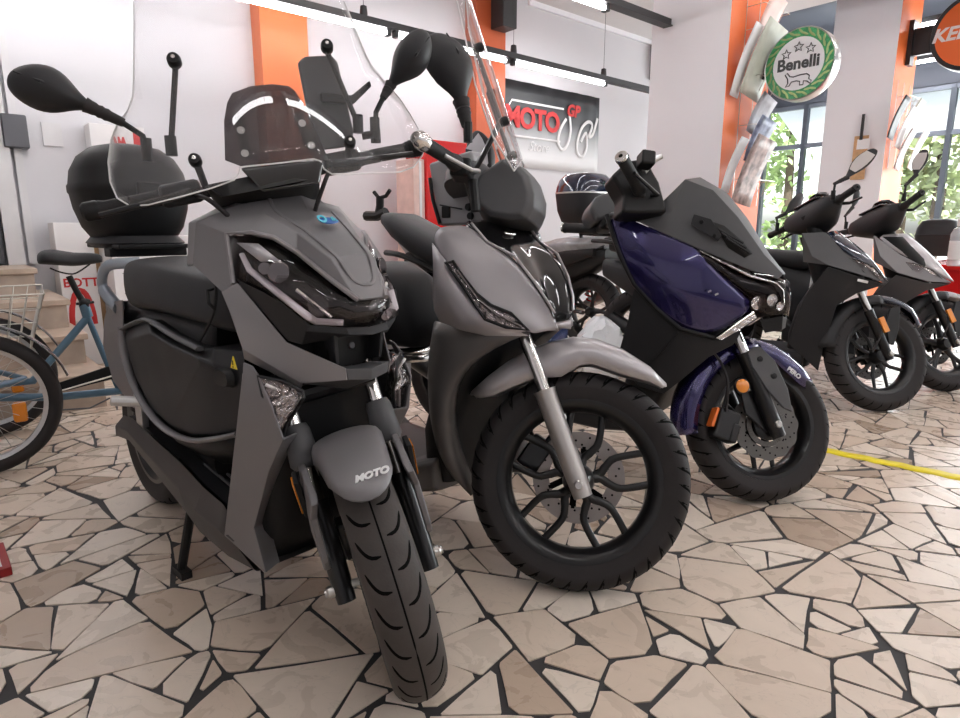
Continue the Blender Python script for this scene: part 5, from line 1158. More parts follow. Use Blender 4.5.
# ------------------------------------------------------------------ the dark blue maxi scooter
def common_rear(e, R, wb, seatz, mseat, mbody, x0, spokes='ten', tailz=.72, gw=.17):
    """floor, seat, tail and back wheel of a step-through scooter (x0 = front of the floor)"""
    X, Y, Z = Vector((1, 0, 0)), Vector((0, 1, 0)), Vector((0, 0, 1))
    q = MB(); q.loft([superring((x0, 0, .27), .07, gw, 16, 5, Z, Y), superring((x0 - .12, 0, .25), .06, gw + .02, 16, 5, Z, Y), superring((x0 - .45, 0, .26), .06, gw + .02, 16, 5, Z, Y), superring((x0 - .55, 0, .32), .09, gw, 16, 5, Z, Y)]); q.build('floorboard', 'plastic_dark', e, bevel=.01)
    xs = x0 - .42
    q = MB(); q.loft([superring((xs, 0, .50), .20, .10, 20, 3, Z, Y), superring((xs - .15, 0, .55), .21, .155, 20, 3, Z, Y), superring((xs - .5, 0, .61), .15, .15, 20, 3, Z, Y), superring((xs - .85, 0, tailz), .06, .07, 20, 3, Z, Y)]); q.build('rear_body', mbody, e)
    q = MB(); q.loft([superring((xs + .03, 0, seatz - .09), .03, .07, 20, 3, Z, Y), superring((xs - .08, 0, seatz - .07), .065, .13, 20, 3, Z, Y), superring((xs - .4, 0, seatz - .05), .06, .14, 20, 3, Z, Y), superring((xs - .48, 0, seatz), .06, .14, 20, 3, Z, Y), superring((xs - .8, 0, seatz + .03), .04, .09, 20, 3, Z, Y)]); st = q.build('seat', mseat, e)
    wheel(e, Matrix.Translation((-wb, 0, R)), R, .056, .044, name='rear_wheel', style=spokes, grooves='block', ng=30)
    q = MB(); q.box((-wb + .2, .10, R + .03), (.46, .05, .12)); q.build('engine_case', 'alloy_black', e, bevel=.02)
    q = MB(); q.tube([(-wb + .25, -.12, R - .03), (-wb, -.13, R + .02), (-wb - .18, -.13, R + .10)], [.03, .045, .05], 14); q.build('exhaust', 'alloy_black', e)
    q = MB()
    for s in (-1, 1): q.tube([(-wb + .42, s * .09, .24), (-wb + .34, s * .16, .012)], .012, 8)
    q.tube([(-wb + .40, -.11, .17), (-wb + .40, .11, .17)], .012, 8); q.build('centre_stand', 'plastic_black', e)
    for s in (-1, 1):
        q = MB(); q.tube(catmull([Vector((xs - .55, s * .13, seatz - .02)), Vector((xs - .75, s * .15, seatz + .05)), Vector((xs - .92, s * .09, seatz + .06))], 5), .014, 8); q.build('grab_rail', 'plastic_black', e)
    return st
def bars(e, b, ge, gi, S, clutter=True, mirrors=None, bar_end='plastic_dark', ctr=None, grip_r=.018):
    for s in (-1, 1):
        A = Vector((ge.x, s * abs(ge.y), ge.z)); Bq = Vector((gi.x, s * abs(gi.y), gi.z)); c = ctr or Vector((gi.x - .0, 0, gi.z - .02))
        q = MB(); q.tube([S @ c, S @ Vector((gi.x, s * abs(gi.y) * .55, gi.z - .01)), S @ Bq, S @ A], .012, 10); q.build('handlebar', 'alloy_black', e)
        dd = (Bq - A).normalized(); L = (Bq - A).length; q = MB(); q.tube([S @ (A + dd * t) for t in (.0, .012, L * .8, L * .85, L)], [grip_r + .002, grip_r, grip_r, grip_r + .005, grip_r + .005], 14); g = q.build('grip', 'grip_rubber', e)
        q = MB(); q.lathe([(.007, .002), (grip_r, .002), (grip_r, .01), (.007, .012), (.006, .004)], S @ A, S.to_3x3() @ -dd, 16, loop=True, cap=False); q.build('bar_end', bar_end, g)
        q = MB(); q.box((0, 0, 0), (.055, .07, .05)); q.xf(S @ Matrix.Translation(Bq + Vector((.0, -s * .04, 0)))); q.build('switch_block', 'plastic_black', e, bevel=.012)
        q = MB(); q.tube([S @ (Bq + Vector((.03, -s * .04, 0))), S @ (Bq + Vector((.06, s * .01, -.012))), S @ (A + Vector((.055, -s * .03, -.03)))], [.010, .008, .006], 8); q.build('brake_lever', 'alloy_black', e)
def scooter_three():
    R = .275; b = Bike((762, 500), -36, 48, R, 1.40, rt=.055); B, T, S, a = b.B, b.T, b.S, b.a
    e = empty('scooter', b.M, 'dark blue metallic scooter with grey wind deflector and amber reflector on its fork', 'scooter')
    P = lambda px, py, y: B.U(px, py, y=y)
    TP = lambda px, py, y: T.U(px, py, y=y)
    W = S @ Matrix.Translation((0, 0, R))
    wheel(e, W, R, .058, .042, style='ten', disc=(-1, .125, True), grooves='block', ng=30)
    for s in (-1, 1): forkleg(e, S, a, R, s * .105, .80, .52, .027, .019, 'alloy_black', 'chrome', None, foot=.045)
    # mudguard: rear quarter and front tongue in blue, grey guard plate outside the fork
    st = [((814, 387), (813, 391)), ((805, 375), (803, 388)), ((794, 364), (794, 383)), ((782, 354), (782, 372)), ((770, 346), (772, 362)), ((757, 341), (760, 356)), ((742, 340), (746, 356))]
    rows = []
    for i, ((tx, ty), (bx, by)) in enumerate(st):
        t = TP(tx, ty, -.01); lo = TP(bx, by, -.07); k = .3 if i == 0 else (.75 if i == 1 else 1)
        row = [Vector(((lo.x + t.x) / 2, -.07 * k, lo.z)), Vector((t.x, -.068 * k, lo.z * .4 + t.z * .6)), Vector((t.x, -.045 * k, t.z - .004)), Vector((t.x, 0, t.z + .004))]
        rows.append([S @ p for p in row] + [S @ Vector((p.x, -p.y, p.z)) for p in row[-2::-1]])
    fd = MB().grid(rows).build('front_fender', 'navy', e, solid=.004, smooth=60)
    fender(e, S, R, 100, 192, .080, 'navy', taper=(1, .75), gap=.020, crown=.03, drop=.03, name='rear_guard')
    for s in (-1, 1):
        gp = [(748, 353), (753, 347), (760, 346), (775, 360), (788, 388), (793, 412), (784, 408), (767, 389), (752, 366)]
        pts = [TP(x, y, -.135) for x, y in gp]; q = MB(); q.prism([S @ Vector((p.x, s * .135, p.z)) for p in pts], S.to_3x3() @ Vector((0, -s * .012, 0))); o = q.build('fork_guard', 'plastic_grey', e, bevel=.004)
        for px, py in ((760, 359), (774, 376)):
            p = TP(px, py, -.136); q = MB(); q.lathe([(0, 0), (.010, 0), (.010, .004), (0, .005)], S @ Vector((p.x, s * .135, p.z)), S.to_3x3() @ Vector((0, s, 0)), 14); q.build('bolt', 'plastic_black', o)
        p = TP(742, 386, -.14); q = MB(); q.lathe([(0, 0), (.024, 0), (.024, .010), (.018, .013), (0, .014)], S @ Vector((p.x, s * .135, p.z)), S.to_3x3() @ Vector((0, s, 0)), 24); o = q.build('reflector', 'amber', e)
        q = MB(); q.lathe([(.023, -.004), (.027, -.004), (.027, .008), (.023, .009)], S @ Vector((p.x, s * .135, p.z)), S.to_3x3() @ Vector((0, s, 0)), 24, loop=True, cap=False); q.build('reflector_rim', 'plastic_black', o)
    p = TP(722, 425, -.085); q = MB(); q.box((0, 0, 0), (.08, .05, .11)); q.box((.03, 0, -.02), (.03, .06, .07)); q.xf(S @ Matrix.Translation((p.x + .01, -.085, p.z)) @ Matrix.Rotation(.25, 4, 'Y')); cal = q.build('brake_caliper', 'alloy_black', e, bevel=.008)
    q = MB(); p = TP(713, 417, -.085); q.box((0, 0, 0), (.012, .04, .07)); q.xf(S @ Matrix.Translation((p.x, -.085, p.z)) @ Matrix.Rotation(.3, 4, 'Y')); q.build('caliper_strip', 'orange_caliper', cal, bevel=.003)
    q = MB(); q.lathe([(0, -.066), (.056, -.066), (.056, -.074), (.03, -.082), (0, -.082)], S @ Vector((0, 0, R)), S.to_3x3() @ Vector((0, 1, 0)), 24); q.build('disc_carrier', 'alloy_black', e)
    q = MB(); q.prism([S @ Vector((x, -.092, R + z)) for x, z in ((-.02, -.03), (.03, 0), (.0, .05), (-.06, .12), (-.12, .10), (-.10, .03))], S.to_3x3() @ Vector((0, .014, 0))); q.build('caliper_bracket', 'alloy_black', e, bevel=.004)
    for k in (0, 1):
        q = MB(); q.tube(catmull([S @ TP(*v, -.10 - .012 * k) for v in ((722 + 4 * k, 412), (728, 385), (722, 365), (712, 350))], 5), .005, 8); q.build('brake_hose', 'rubber', e)
    # blue flank
    G = [[(607, 215, -.185), (632, 219, -.185), (658, 232, -.18), (680, 241, -.176), (698, 249, -.172)],
         [(613, 235, -.21), (640, 244, -.215), (668, 255, -.212), (690, 262, -.205), (707, 262, -.178)],
         [(620, 255, -.222), (643, 268, -.232), (675, 282, -.228), (705, 290, -.195), (728, 281, -.140)],
         [(627, 270, -.222), (647, 288, -.226), (685, 307, -.215), (718, 309, -.165), (748, 298, -.098)],
         [(634, 284, -.215), (656, 308, -.212), (680, 329, -.198), (714, 338, -.155), (754, 309, -.086)]]
    rows = [[P(*v) for v in r] for r in G]; mb = MB(); mb.grid(rows); mb.mirror(); mb.build('side_fairing', 'navy', e, sub=2, solid=.004)
    ed = [P(x, y, yy + .002) for x, y, yy in ((607, 215, -.185), (613, 235, -.21), (620, 255, -.222), (627, 270, -.222), (634, 284, -.215), (656, 308, -.212), (680, 329, -.198), (714, 338, -.155))]
    for s in (1, -1):
        q = MB(); q.tube([Vector((p.x, s * p.y, p.z)) for p in ed], .009, 8); q.build('fairing_edge', 'plastic_black', e, smooth=50)
    # black lower fairing
    lt = [(634, 286, -.205), (656, 309, -.202), (680, 330, -.188), (700, 336, -.165), (717, 339, -.145), (742, 330, -.10)]
    lm = [(628, 320, -.205), (645, 340, -.205), (668, 352, -.195), (692, 350, -.172), (712, 346, -.15), (738, 338, -.11)]
    lb = [(617, 358, -.19), (638, 386, -.19), (664, 394, -.178), (690, 373, -.16), (709, 357, -.14), (733, 345, -.11)]
    bk = [P(*v) + Vector((-.06, .05, 0)) for v in lt]
    r3 = [[P(*v) for v in r] for r in (lt, lm, lb)]
    tri_fan_loft(e, 'lower_fairing', 'plastic_dark', r3 + [[p + Vector((-.02, .06, 0)) for p in r3[2]]], solid=.004, bevel=.004)
    q = MB(); q.tube([P(678, 332, -.192), P(662, 352, -.202), P(640, 372, -.198)], .0035, 6); q.mirror(); q.build('fairing_crease', 'plastic_black', e)
    q = MB(); q.loft([superring((-.37, 0, .94), .12, .15, 20, 4), superring((-.26, 0, .80), .17, .15, 20, 4), superring((-.24, 0, .66), .14, .13, 20, 4), superring((-.36, 0, .48), .10, .16, 20, 4), superring((-.42, 0, .28), .08, .15, 20, 4)]); q.build('inner_body', 'plastic_black', e)
    # headlight, its chrome brow, signal strip
    nose = lambda p, dx=0: Vector((p.x + dx, p.y, p.z))
    hp = dict(a=P(698, 249, -.172), b=P(724, 259, -.135), c=P(750, 270, -.095), d=P(774, 276, -.055), e=Vector((P(786, 282, 0).x + .012, 0, P(786, 282, 0).z)), f=P(786, 297, -.03), g=P(783, 314, -.035), h=P(760, 318, -.075), i=P(753, 300, -.09), j=P(728, 281, -.138), k=P(707, 262, -.175), e2=Vector((P(789, 300, 0).x + .008, 0, P(789, 300, 0).z)), e3=Vector((P(787, 316, 0).x + .005, 0, P(787, 316, 0).z)))
    hf = ['a b k', 'b j k', 'b c i j', 'c d f i', 'd e e2 f', 'f e2 e3 g', 'i f g h']
    panel(e, 'headlight_lens', 'smoke_lens', hp, hf, solid=.002, bevel=0)
    hl = panel(e, 'headlight', 'lamp_dark', {k: p + Vector((-.02, .012 if p.y < 0 else 0, -.003)) for k, p in hp.items()}, hf, solid=.002, bevel=0)
    for s in (1, -1):
        fl = lambda p: Vector((p.x, s * p.y, p.z))
        q = MB(); q.tube([fl(p + Vector((.001, -.003, .0))) for p in (P(700, 251, -.175), P(724, 263, -.140), P(750, 276, -.098), P(776, 283, -.057), P(783, 290, -.045), P(784, 305, -.04))], [.003, .009, .010, .008, .005, .004], 8, flat=.5); q.build('chrome_brow', 'lens_chrome', hl)
        for x, y, yy, r in ((757, 303, -.078, .022), (772, 300, -.058, .02), (780, 306, -.045, .014)):
            p = fl(P(x, y, yy) - Vector((.006, 0, 0))); q = MB(); q.lathe([(0, -.004), (r * .6, -.002), (r, .006), (r * 1.05, .010)], p, (.8, -.6 * s, 0), 16); q.build('lamp_bowl', 'lens_chrome', hl)
        q = MB(); q.prism([fl(P(x, y, yy)) for x, y, yy in ((716, 338, -.158), (740, 320, -.118), (754, 312, -.09), (757, 318, -.085), (742, 328, -.112), (722, 340, -.15))], (-.012, .008 * s, -.004)); o = q.build('signal_strip', 'lens_chrome', e)
        q = MB(); q.tube([fl(P(x, y, yy) + Vector((.003, -.003, 0))) for x, y, yy in ((718, 337, -.158), (740, 321, -.120), (753, 312, -.094))], .004, 6); q.build('strip_rim', 'chrome', o)
    q = dict(a=P(760, 320, -.075), b=P(783, 316, -.035), c=Vector((P(787, 318, 0).x, 0, P(787, 318, 0).z)), d=P(765, 333, -.07), e=P(782, 330, -.03), f=Vector((P(784, 331, 0).x - .01, 0, P(784, 331, 0).z)))
    panel(e, 'beak', 'plastic_black', q, ['a b e d', 'b c f e'], bevel=.002)
    # grey cowl and wind deflector
    G = [[(608, 214, -.172), (610, 213, -.15), (611, 212, -.12), (613, 212, 0)],
         [(640, 222, -.178), (648, 215, -.155), (654, 211, -.12), (662, 210, 0)],
         [(665, 234, -.175), (671, 213, -.150), (685, 179, -.095), (700, 177, 0)],
         [(690, 245, -.162), (700, 222, -.135), (713, 190, -.085), (724, 194, 0)],
         [(720, 258, -.128), (729, 242, -.105), (738, 217, -.062), (747, 222, 0)],
         [(750, 270, -.090), (757, 262, -.072), (764, 254, -.04), (771, 257, 0)],
         [(778, 279, -.05), (781, 276, -.035), (783, 274, -.02), (785, 274, 0)]]
    rows = [[P(*v) for v in r] for r in G]; mb = MB(); mb.grid(rows); mb.mirror(); wd = mb.build('wind_deflector', 'plastic_grey', e, weld=True, solid=.005, bevel=.004)
    for s in (1, -1):
        fl = lambda p: Vector((p.x, s * p.y, p.z))
        q = MB(); q.ngon([fl(P(x, y, yy) + Vector((.002, -.004, .001))) for x, y, yy in ((712, 222, -.122), (724, 226, -.104), (743, 242, -.078), (752, 254, -.072), (744, 258, -.088), (728, 248, -.108))]); q.build('vent', 'plastic_black', wd, solid=.002)
        for k in range(3):
            q = MB(); q.tube([fl(P(716 + 5 * k, 228 + 5 * k, -.122 + .004 * k) + Vector((.003, -.006, 0))), fl(P(743 + 3 * k, 243 + 5 * k, -.088) + Vector((.003, -.006, 0)))], .0045, 6); q.build('slat', 'plastic_dark', wd)
        q = MB(); q.prism([fl(P(x, y, yy) + Vector((.003, -.006, 0))) for x, y, yy in ((694, 214, -.14), (711, 219, -.128), (722, 236, -.115), (718, 241, -.122), (704, 232, -.142), (691, 224, -.148))], (0, -.006 * s, 0)); o = q.build('mount_plate', 'plastic_dark', wd, bevel=.002)
        for x, y in ((702, 222), (715, 236)):
            p = P(x, y, -.152); q = MB(); q.lathe([(0, 0), (.007, 0), (.007, .004), (0, .005)], fl(p), (0, -s, 0), 12); q.build('bolt', 'plastic_black', o)
    # lettering on the fender tip and model mark on the flank
    p = TP(794, 373, -.071)
    text_mesh('white_lettering', 'PERO', 'white_mark', S @ Matrix.Translation((p.x, -.0715, p.z)) @ Matrix.Rotation(.55, 4, 'Y') @ Matrix.Rotation(PI / 2, 4, 'X'), .024, .0008, fd, bold=.0008)
    for k in (0, 1):
        p = P(709 + 7 * k, 291 + 3 * k, -.20 + .012 * k) + Vector((.004, -.006, 0)); q = MB(); q.box(p, (.012, .002, .006), Matrix.Rotation(-.5, 3, 'Y')); q.build('model_mark', 'chrome', e)
    # bars and clutter
    ge, gi = TP(622, 158, -.33), TP(640, 190, -.20)
    bars(e, b, ge, gi, S, ctr=Vector((gi.x + .05, 0, gi.z - .03)), bar_end='chrome', grip_r=.021)
    hb = [(612, 175), (628, 160), (642, 158), (652, 168), (660, 182), (668, 212), (640, 213), (622, 212), (624, 195)]
    q = MB(); q.prism([S @ TP(x, y, -.19) for x, y in hb], S.to_3x3() @ Vector((0, .10, 0))); hs = q.build('headset_cover', 'plastic_black', e, bevel=.012)
    q = MB(); q.tube([S @ TP(644, 172, -.20), S @ TP(654, 160, -.21), S @ TP(662, 156, -.22)], [.010, .011, .009], 10); q.build('lever_pivot', 'alu', hs)
    q = MB(); q.box((0, 0, 0), (.05, .06, .05)); q.xf(S @ Matrix.Translation(TP(646, 160, -.24))); q.build('master_cylinder', 'plastic_black', hs, bevel=.008)
    fc = [(590, 208), (596, 195), (612, 190), (630, 193), (633, 214), (612, 217), (596, 222)]
    q = MB(); q.prism([S @ TP(x, y, .12) for x, y in fc], S.to_3x3() @ Vector((0, .14, 0))); q.build('lever_cover', 'plastic_grey', e, bevel=.02)
    st = common_rear(e, R, 1.40, .80, 'seat_vinyl', 'moto_blue', -.42)
    X, Y, Z = Vector((1, 0, 0)), Vector((0, 1, 0)), Vector((0, 0, 1))
    q = MB(); q.loft([superring((-1.24, 0, .80), .05, .13, 20, 3, Z, Y), superring((-1.36, 0, .83), .07, .15, 20, 3, Z, Y), superring((-1.55, 0, .91), .075, .15, 20, 3, Z, Y), superring((-1.70, 0, .985), .065, .13, 20, 3, Z, Y), superring((-1.79, 0, 1.02), .035, .09, 20, 3, Z, Y)]); q.build('passenger_seat', 'seat_vinyl', e, smooth=60)
    q = dict(a=Vector((-1.10, -.17, .70)), b=P(446, 290, -.175), c=P(425, 286, -.165), d=Vector((-1.62, -.13, .80)), f=Vector((-1.70, -.12, .74)), g=P(428, 305, -.165), h=P(446, 332, -.175), i=Vector((-1.05, -.175, .50)))
    panel(e, 'tail_panel', 'moto_blue', q, ['a b h i', 'b c g h', 'c d f g'], bevel=.006)
    for s in (-1, 1):
        q = MB(); q.prism([Vector((p.x, s * .15, p.z)) for p in (P(352, 226, -.15), P(362, 232, -.15), P(378, 256, -.15), P(385, 274, -.15), P(376, 266, -.15), P(360, 244, -.15))], (0, s * -.03, 0)); q.build('tail_grip', 'panel_grey', e, bevel=.006)
    q = MB(); q.tube([P(374, 192, 0), P(379, 198, 0), P(386, 196, 0), P(390, 190, 0)], .010, 8); q.tube([P(378, 216, 0), P(380, 206, 0), P(380, 196, 0)], .02, 8); q.tube([P(386, 212, 0), P(378, 216, 0), P(366, 216, 0)], .025, 8); q.build('plate_bracket', 'plastic_black', e)
    return b
S3 = scooter_three()
# ------------------------------------------------------------------ two dark scooters further back
def small_scooter(b, R, label, D):
    B, T, S, a = b.B, b.T, b.S, b.a
    e = empty('scooter', b.M, label, 'scooter')
    P = lambda v: B.U(v[0], v[1], y=v[2])
    TP = lambda px, py, y: T.U(px, py, y=y)
    wheel(e, S @ Matrix.Translation((0, 0, R)), R, .050, .046, style=D['spokes'], disc=(1, .12, False), grooves='block', ng=30, stripe=D.get('stripe'))
    for s in (-1, 1):
        forkleg(e, S, a, R, s * .09, .78, .53, .023, .017, 'alloy_black', 'fork_silver', None, foot=.03)
        ax = Vector((.045, s * .118, R + .06)); q = MB(); q.box((0, 0, 0), (.034, .012, .085)); q.xf(S @ Matrix.Translation(Vector((0, s * .118, R)) + a * .17 + Vector((.03, 0, 0))) @ Matrix.Rotation(-.46, 4, 'Y')); q.build('reflector', 'amber', e, bevel=.003)
        q = MB(); q.prism([S @ (Vector((0, s * .112, R)) + Vector(v)) for v in ((.06, 0, .27), (.0, 0, .25), (-.03, 0, .16), (-.01, 0, .06), (.02, 0, .05), (.05, 0, .14))], S.to_3x3() @ Vector((0, -s * .012, 0))); q.build('fork_guard', D['fork_guard'], e, bevel=.004)
    fender(e, S, R, D['fa'][0], D['fa'][1], .068, D['fender'], taper=(.5, .8), gap=.02, crown=.026, drop=.02)
    fender(e, S, R, D['fa'][1] - 4, 178, .070, 'plastic_dark', taper=(1, .8), gap=.016, crown=.024, drop=.035, name='rear_guard')
    q = MB(); q.box((0, 0, 0), (.07, .05, .10)); q.xf(S @ Matrix.Translation((-.115, .075, R + .06))); q.build('brake_caliper', 'alloy_black', e, bevel=.01)
    q = MB(); q.tube(catmull([S @ Vector(v) for v in ((-.10, -.10, R), (-.06, -.115, R + .13), (-.15, -.10, R + .26), (-.2, -.08, .72))], 5), .005, 8); q.build('brake_hose', 'rubber', e)
    nt = [[P(v) for v in r] for r in D['nose']]
    mb = MB(); mb.grid(nt); mb.mirror(); mb.build('nose_cover', D['nose_mat'], e, weld=True, sub=1, solid=.004)
    for nm, m in (('side_panel', D['side_mat']), ('lower_fairing', D['low_mat'])):
        pts, faces = D[nm]; panel(e, nm, m, {k: P(v) for k, v in pts.items()}, faces, bevel=.005, solid=.006)
    for s in (1, -1):
        fl = lambda p, d=0: Vector((p.x + d, s * (p.y - d * .5), p.z))
        ln = [P(v) for v in D['lens']]
        q = MB(); q.prism([fl(p, .002) for p in ln], (-.02, .01 * s, -.004)); o = q.build('headlight', 'lens_chrome', e)
        q = MB(); q.ngon([fl(p, .006) for p in ln]); q.build('headlight_lens', 'clear_lens', o, solid=.002)
        q = MB(); q.tube([fl(p, .004) for p in ln], .003, 6, loop=True); q.build('lamp_rim', 'gloss_black', o)
    if 'badge' in D:
        for s in (1, -1):
            p = P(D['badge']); q = MB(); q.box(Vector((p.x + .004, s * (p.y - .004), p.z)), (.05, .004, .014), Matrix.Rotation(.2, 3, 'Y')); q.build('side_badge', 'reflector_white', e, bevel=.002)
    q = MB(); q.loft([superring((-.36, 0, .93), .08, .11, 20, 3), superring((-.27, 0, .80), .12, .11, 20, 3), superring((-.22, 0, .68), .13, .10, 20, 3), superring((-.32, 0, .55), .09, .14, 20, 4), superring((-.36, 0, .40), .08, .15, 20, 4), superring((-.38, 0, .22), .06, .14, 20, 4)]); q.build('inner_body', 'plastic_black', e)
    q = MB(); q.tube([(-.2, 0, .66), (-.42, 0, 1.05)], .035, 12); q.build('steering_column', 'plastic_black', e)
    # headset
    ge, gi = TP(*D['ge']), TP(*D['gi'])
    bars(e, b, ge, gi, S, ctr=Vector((gi.x - .02, 0, gi.z - .03)))
    xc, zc = gi.x, gi.z
    q = MB(); q.loft([[S @ p for p in superring((xc + dx, y, zc + dz), rx, rz, 18, 2.8, Vector((1, 0, 0)), Vector((0, 0, 1)))] for y, dx, dz, rx, rz in ((-.20, -.0, 0, .035, .03), (-.16, 0, -.01, .06, .05), (-.08, .02, -.02, .085, .075), (0, .03, -.02, .095, .085), (.08, .02, -.02, .085, .075), (.16, 0, -.01, .06, .05), (.20, 0, 0, .035, .03))]); q.build('headset_cover', 'plastic_dark', e, smooth=60)
    q = MB(); q.loft([[S @ p for p in superring((xc + dx, 0, zc + dz), .012, ry, 18, 2.6, Vector((1, 0, .6)).normalized(), Vector((0, 1, 0)))] for dx, dz, ry in ((.085, .01, .10), (.06, .07, .10), (.03, .105, .075), (.015, .12, .03))]); q.build('fly_screen', 'gloss_black', e, smooth=60)
    q = MB(); q.prism([S @ Vector((xc - .05, -.09, zc + .05)), S @ Vector((xc + .06, -.10, zc + .062)), S @ Vector((xc + .06, .10, zc + .062)), S @ Vector((xc - .05, .09, zc + .05))], S.to_3x3() @ Vector((0, 0, .012))); q.build('instrument_panel', 'mirror_glass' if D.get('shiny') else 'gloss_black', e, bevel=.004)
    mb_, mn, mr, mt = [TP(*v) for v in D['mirror']]
    bk = (S.to_3x3() @ Vector(D['mback'])).normalized()
    mirror_head(e, [S @ mb_], S @ mn, S @ mr, S @ mt, bk, .08, .035)
    f2 = lambda v: Vector((v.x, -v.y, v.z)); bk2 = (S.to_3x3() @ Vector((D['mback'][0], -D['mback'][1], D['mback'][2]))).normalized()
    mirror_head(e, [S @ f2(mb_)], S @ f2(mn), S @ f2(mr), S @ f2(mt), bk2, .08, .035)
    common_rear(e, R, b.wb, .84, 'seat_vinyl', 'plastic_dark', -.34, spokes=D['spokes'], gw=.16)
    return b
D4 = dict(spokes='ten', stripe=None, fa=(38, 95), fender='deep_blue', fork_guard='plastic_black', nose_mat='deep_blue', side_mat='plastic_grey', low_mat='plastic_dark', shiny=False,
    nose=[[(825, 232, -.10), (832, 231, -.06), (839, 230, 0)], [(843, 251, -.105), (851, 244, -.055), (859, 245, 0)], [(866, 264, -.072), (872, 261, -.04), (877, 262, 0)], [(885, 281, -.022), (887, 280, -.012), (888, 281, 0)]],
    side_panel=(dict(A=(802, 233, -.17), B=(826, 232, -.102), C=(844, 252, -.108), D=(866, 266, -.078), E=(886, 283, -.02), F=(868, 277, -.10), G=(828, 265, -.185), H=(812, 256, -.18), Z=(803, 262, -.16)), ['A B C H', 'H C G', 'C D F G', 'D E F', 'A H G Z']),
    lower_fairing=(dict(U0=(804, 297, -.17), U1=(828, 267, -.19), U2=(857, 276, -.13), U3=(885, 285, -.025), V0=(788, 343, -.175), V1=(818, 371, -.17), V2=(823, 348, -.172), V3=(829, 329, -.168), V4=(837, 305, -.15), V5=(858, 293, -.10)), ['U0 U1 V4 V3', 'U0 V3 V2 V1 V0', 'U1 U2 V5 V4', 'U2 U3 V5']),
    lens=[(843, 257, -.112), (858, 260, -.09), (873, 267, -.066), (884, 279, -.028), (880, 281, -.036), (863, 272, -.095)], badge=(862, 281, -.125),
    ge=(856, 188, -.36), gi=(838, 200, -.21), mirror=[(833, 196, -.24), (834, 184, -.25), (846, 178, -.26), (876, 149, -.30)], mback=(.75, .3, .5))
S4 = small_scooter(Bike((880, 411), -36, 48, .30, 1.33), .30, 'dark grey scooter with glossy navy nose and ten thin spokes, second from the right', D4)
D5 = dict(spokes='five', stripe=None, fa=(38, 95), fender='satin_grey', fork_guard='plastic_dark', nose_mat='satin_grey', side_mat='matte_grey', low_mat='matte_grey_dark', shiny=False,
    nose=[[(872, 235, -.13), (892, 234, -.07), (913, 233, 0)], [(900, 254, -.125), (918, 247, -.06), (929, 249, 0)], [(926, 266, -.08), (936, 264, -.04), (943, 265, 0)], [(951, 281, -.02), (953, 281, -.01), (954, 281, 0)]],
    side_panel=(dict(A=(873, 237, -.17), B=(874, 236, -.128), C=(900, 255, -.127), D=(926, 268, -.082), E=(951, 283, -.02), F=(928, 282, -.10), G=(897, 273, -.185), H=(880, 256, -.18), Z=(874, 262, -.16)), ['A B C H', 'H C G', 'C D F G', 'D E F', 'A H G Z']),
    lower_fairing=(dict(U0=(871, 297, -.17), U1=(896, 275, -.19), U2=(926, 283, -.12), U3=(951, 284, -.022), V0=(860, 330, -.175), V1=(884, 352, -.17), V2=(888, 340, -.172), V3=(893, 325, -.168), V4=(900, 306, -.15), V5=(926, 291, -.10)), ['U0 U1 V4 V3', 'U0 V3 V2 V1 V0', 'U1 U2 V5 V4', 'U2 U3 V5']),
    lens=[(905, 262, -.130), (917, 264, -.108), (932, 270, -.08), (942, 280, -.045), (930, 281, -.08), (914, 273, -.125)],
    ge=(921, 193, -.36), gi=(903, 207, -.21), mirror=[(904, 198, -.24), (905, 186, -.25), (915, 176, -.26), (925, 149, -.28)], mback=(.75, .3, .5))
S5 = small_scooter(Bike((946, 391), -36, 48, .29, 1.33), .29, 'grey scooter with silver nose and five broad spokes, at the right edge of the row', D5)
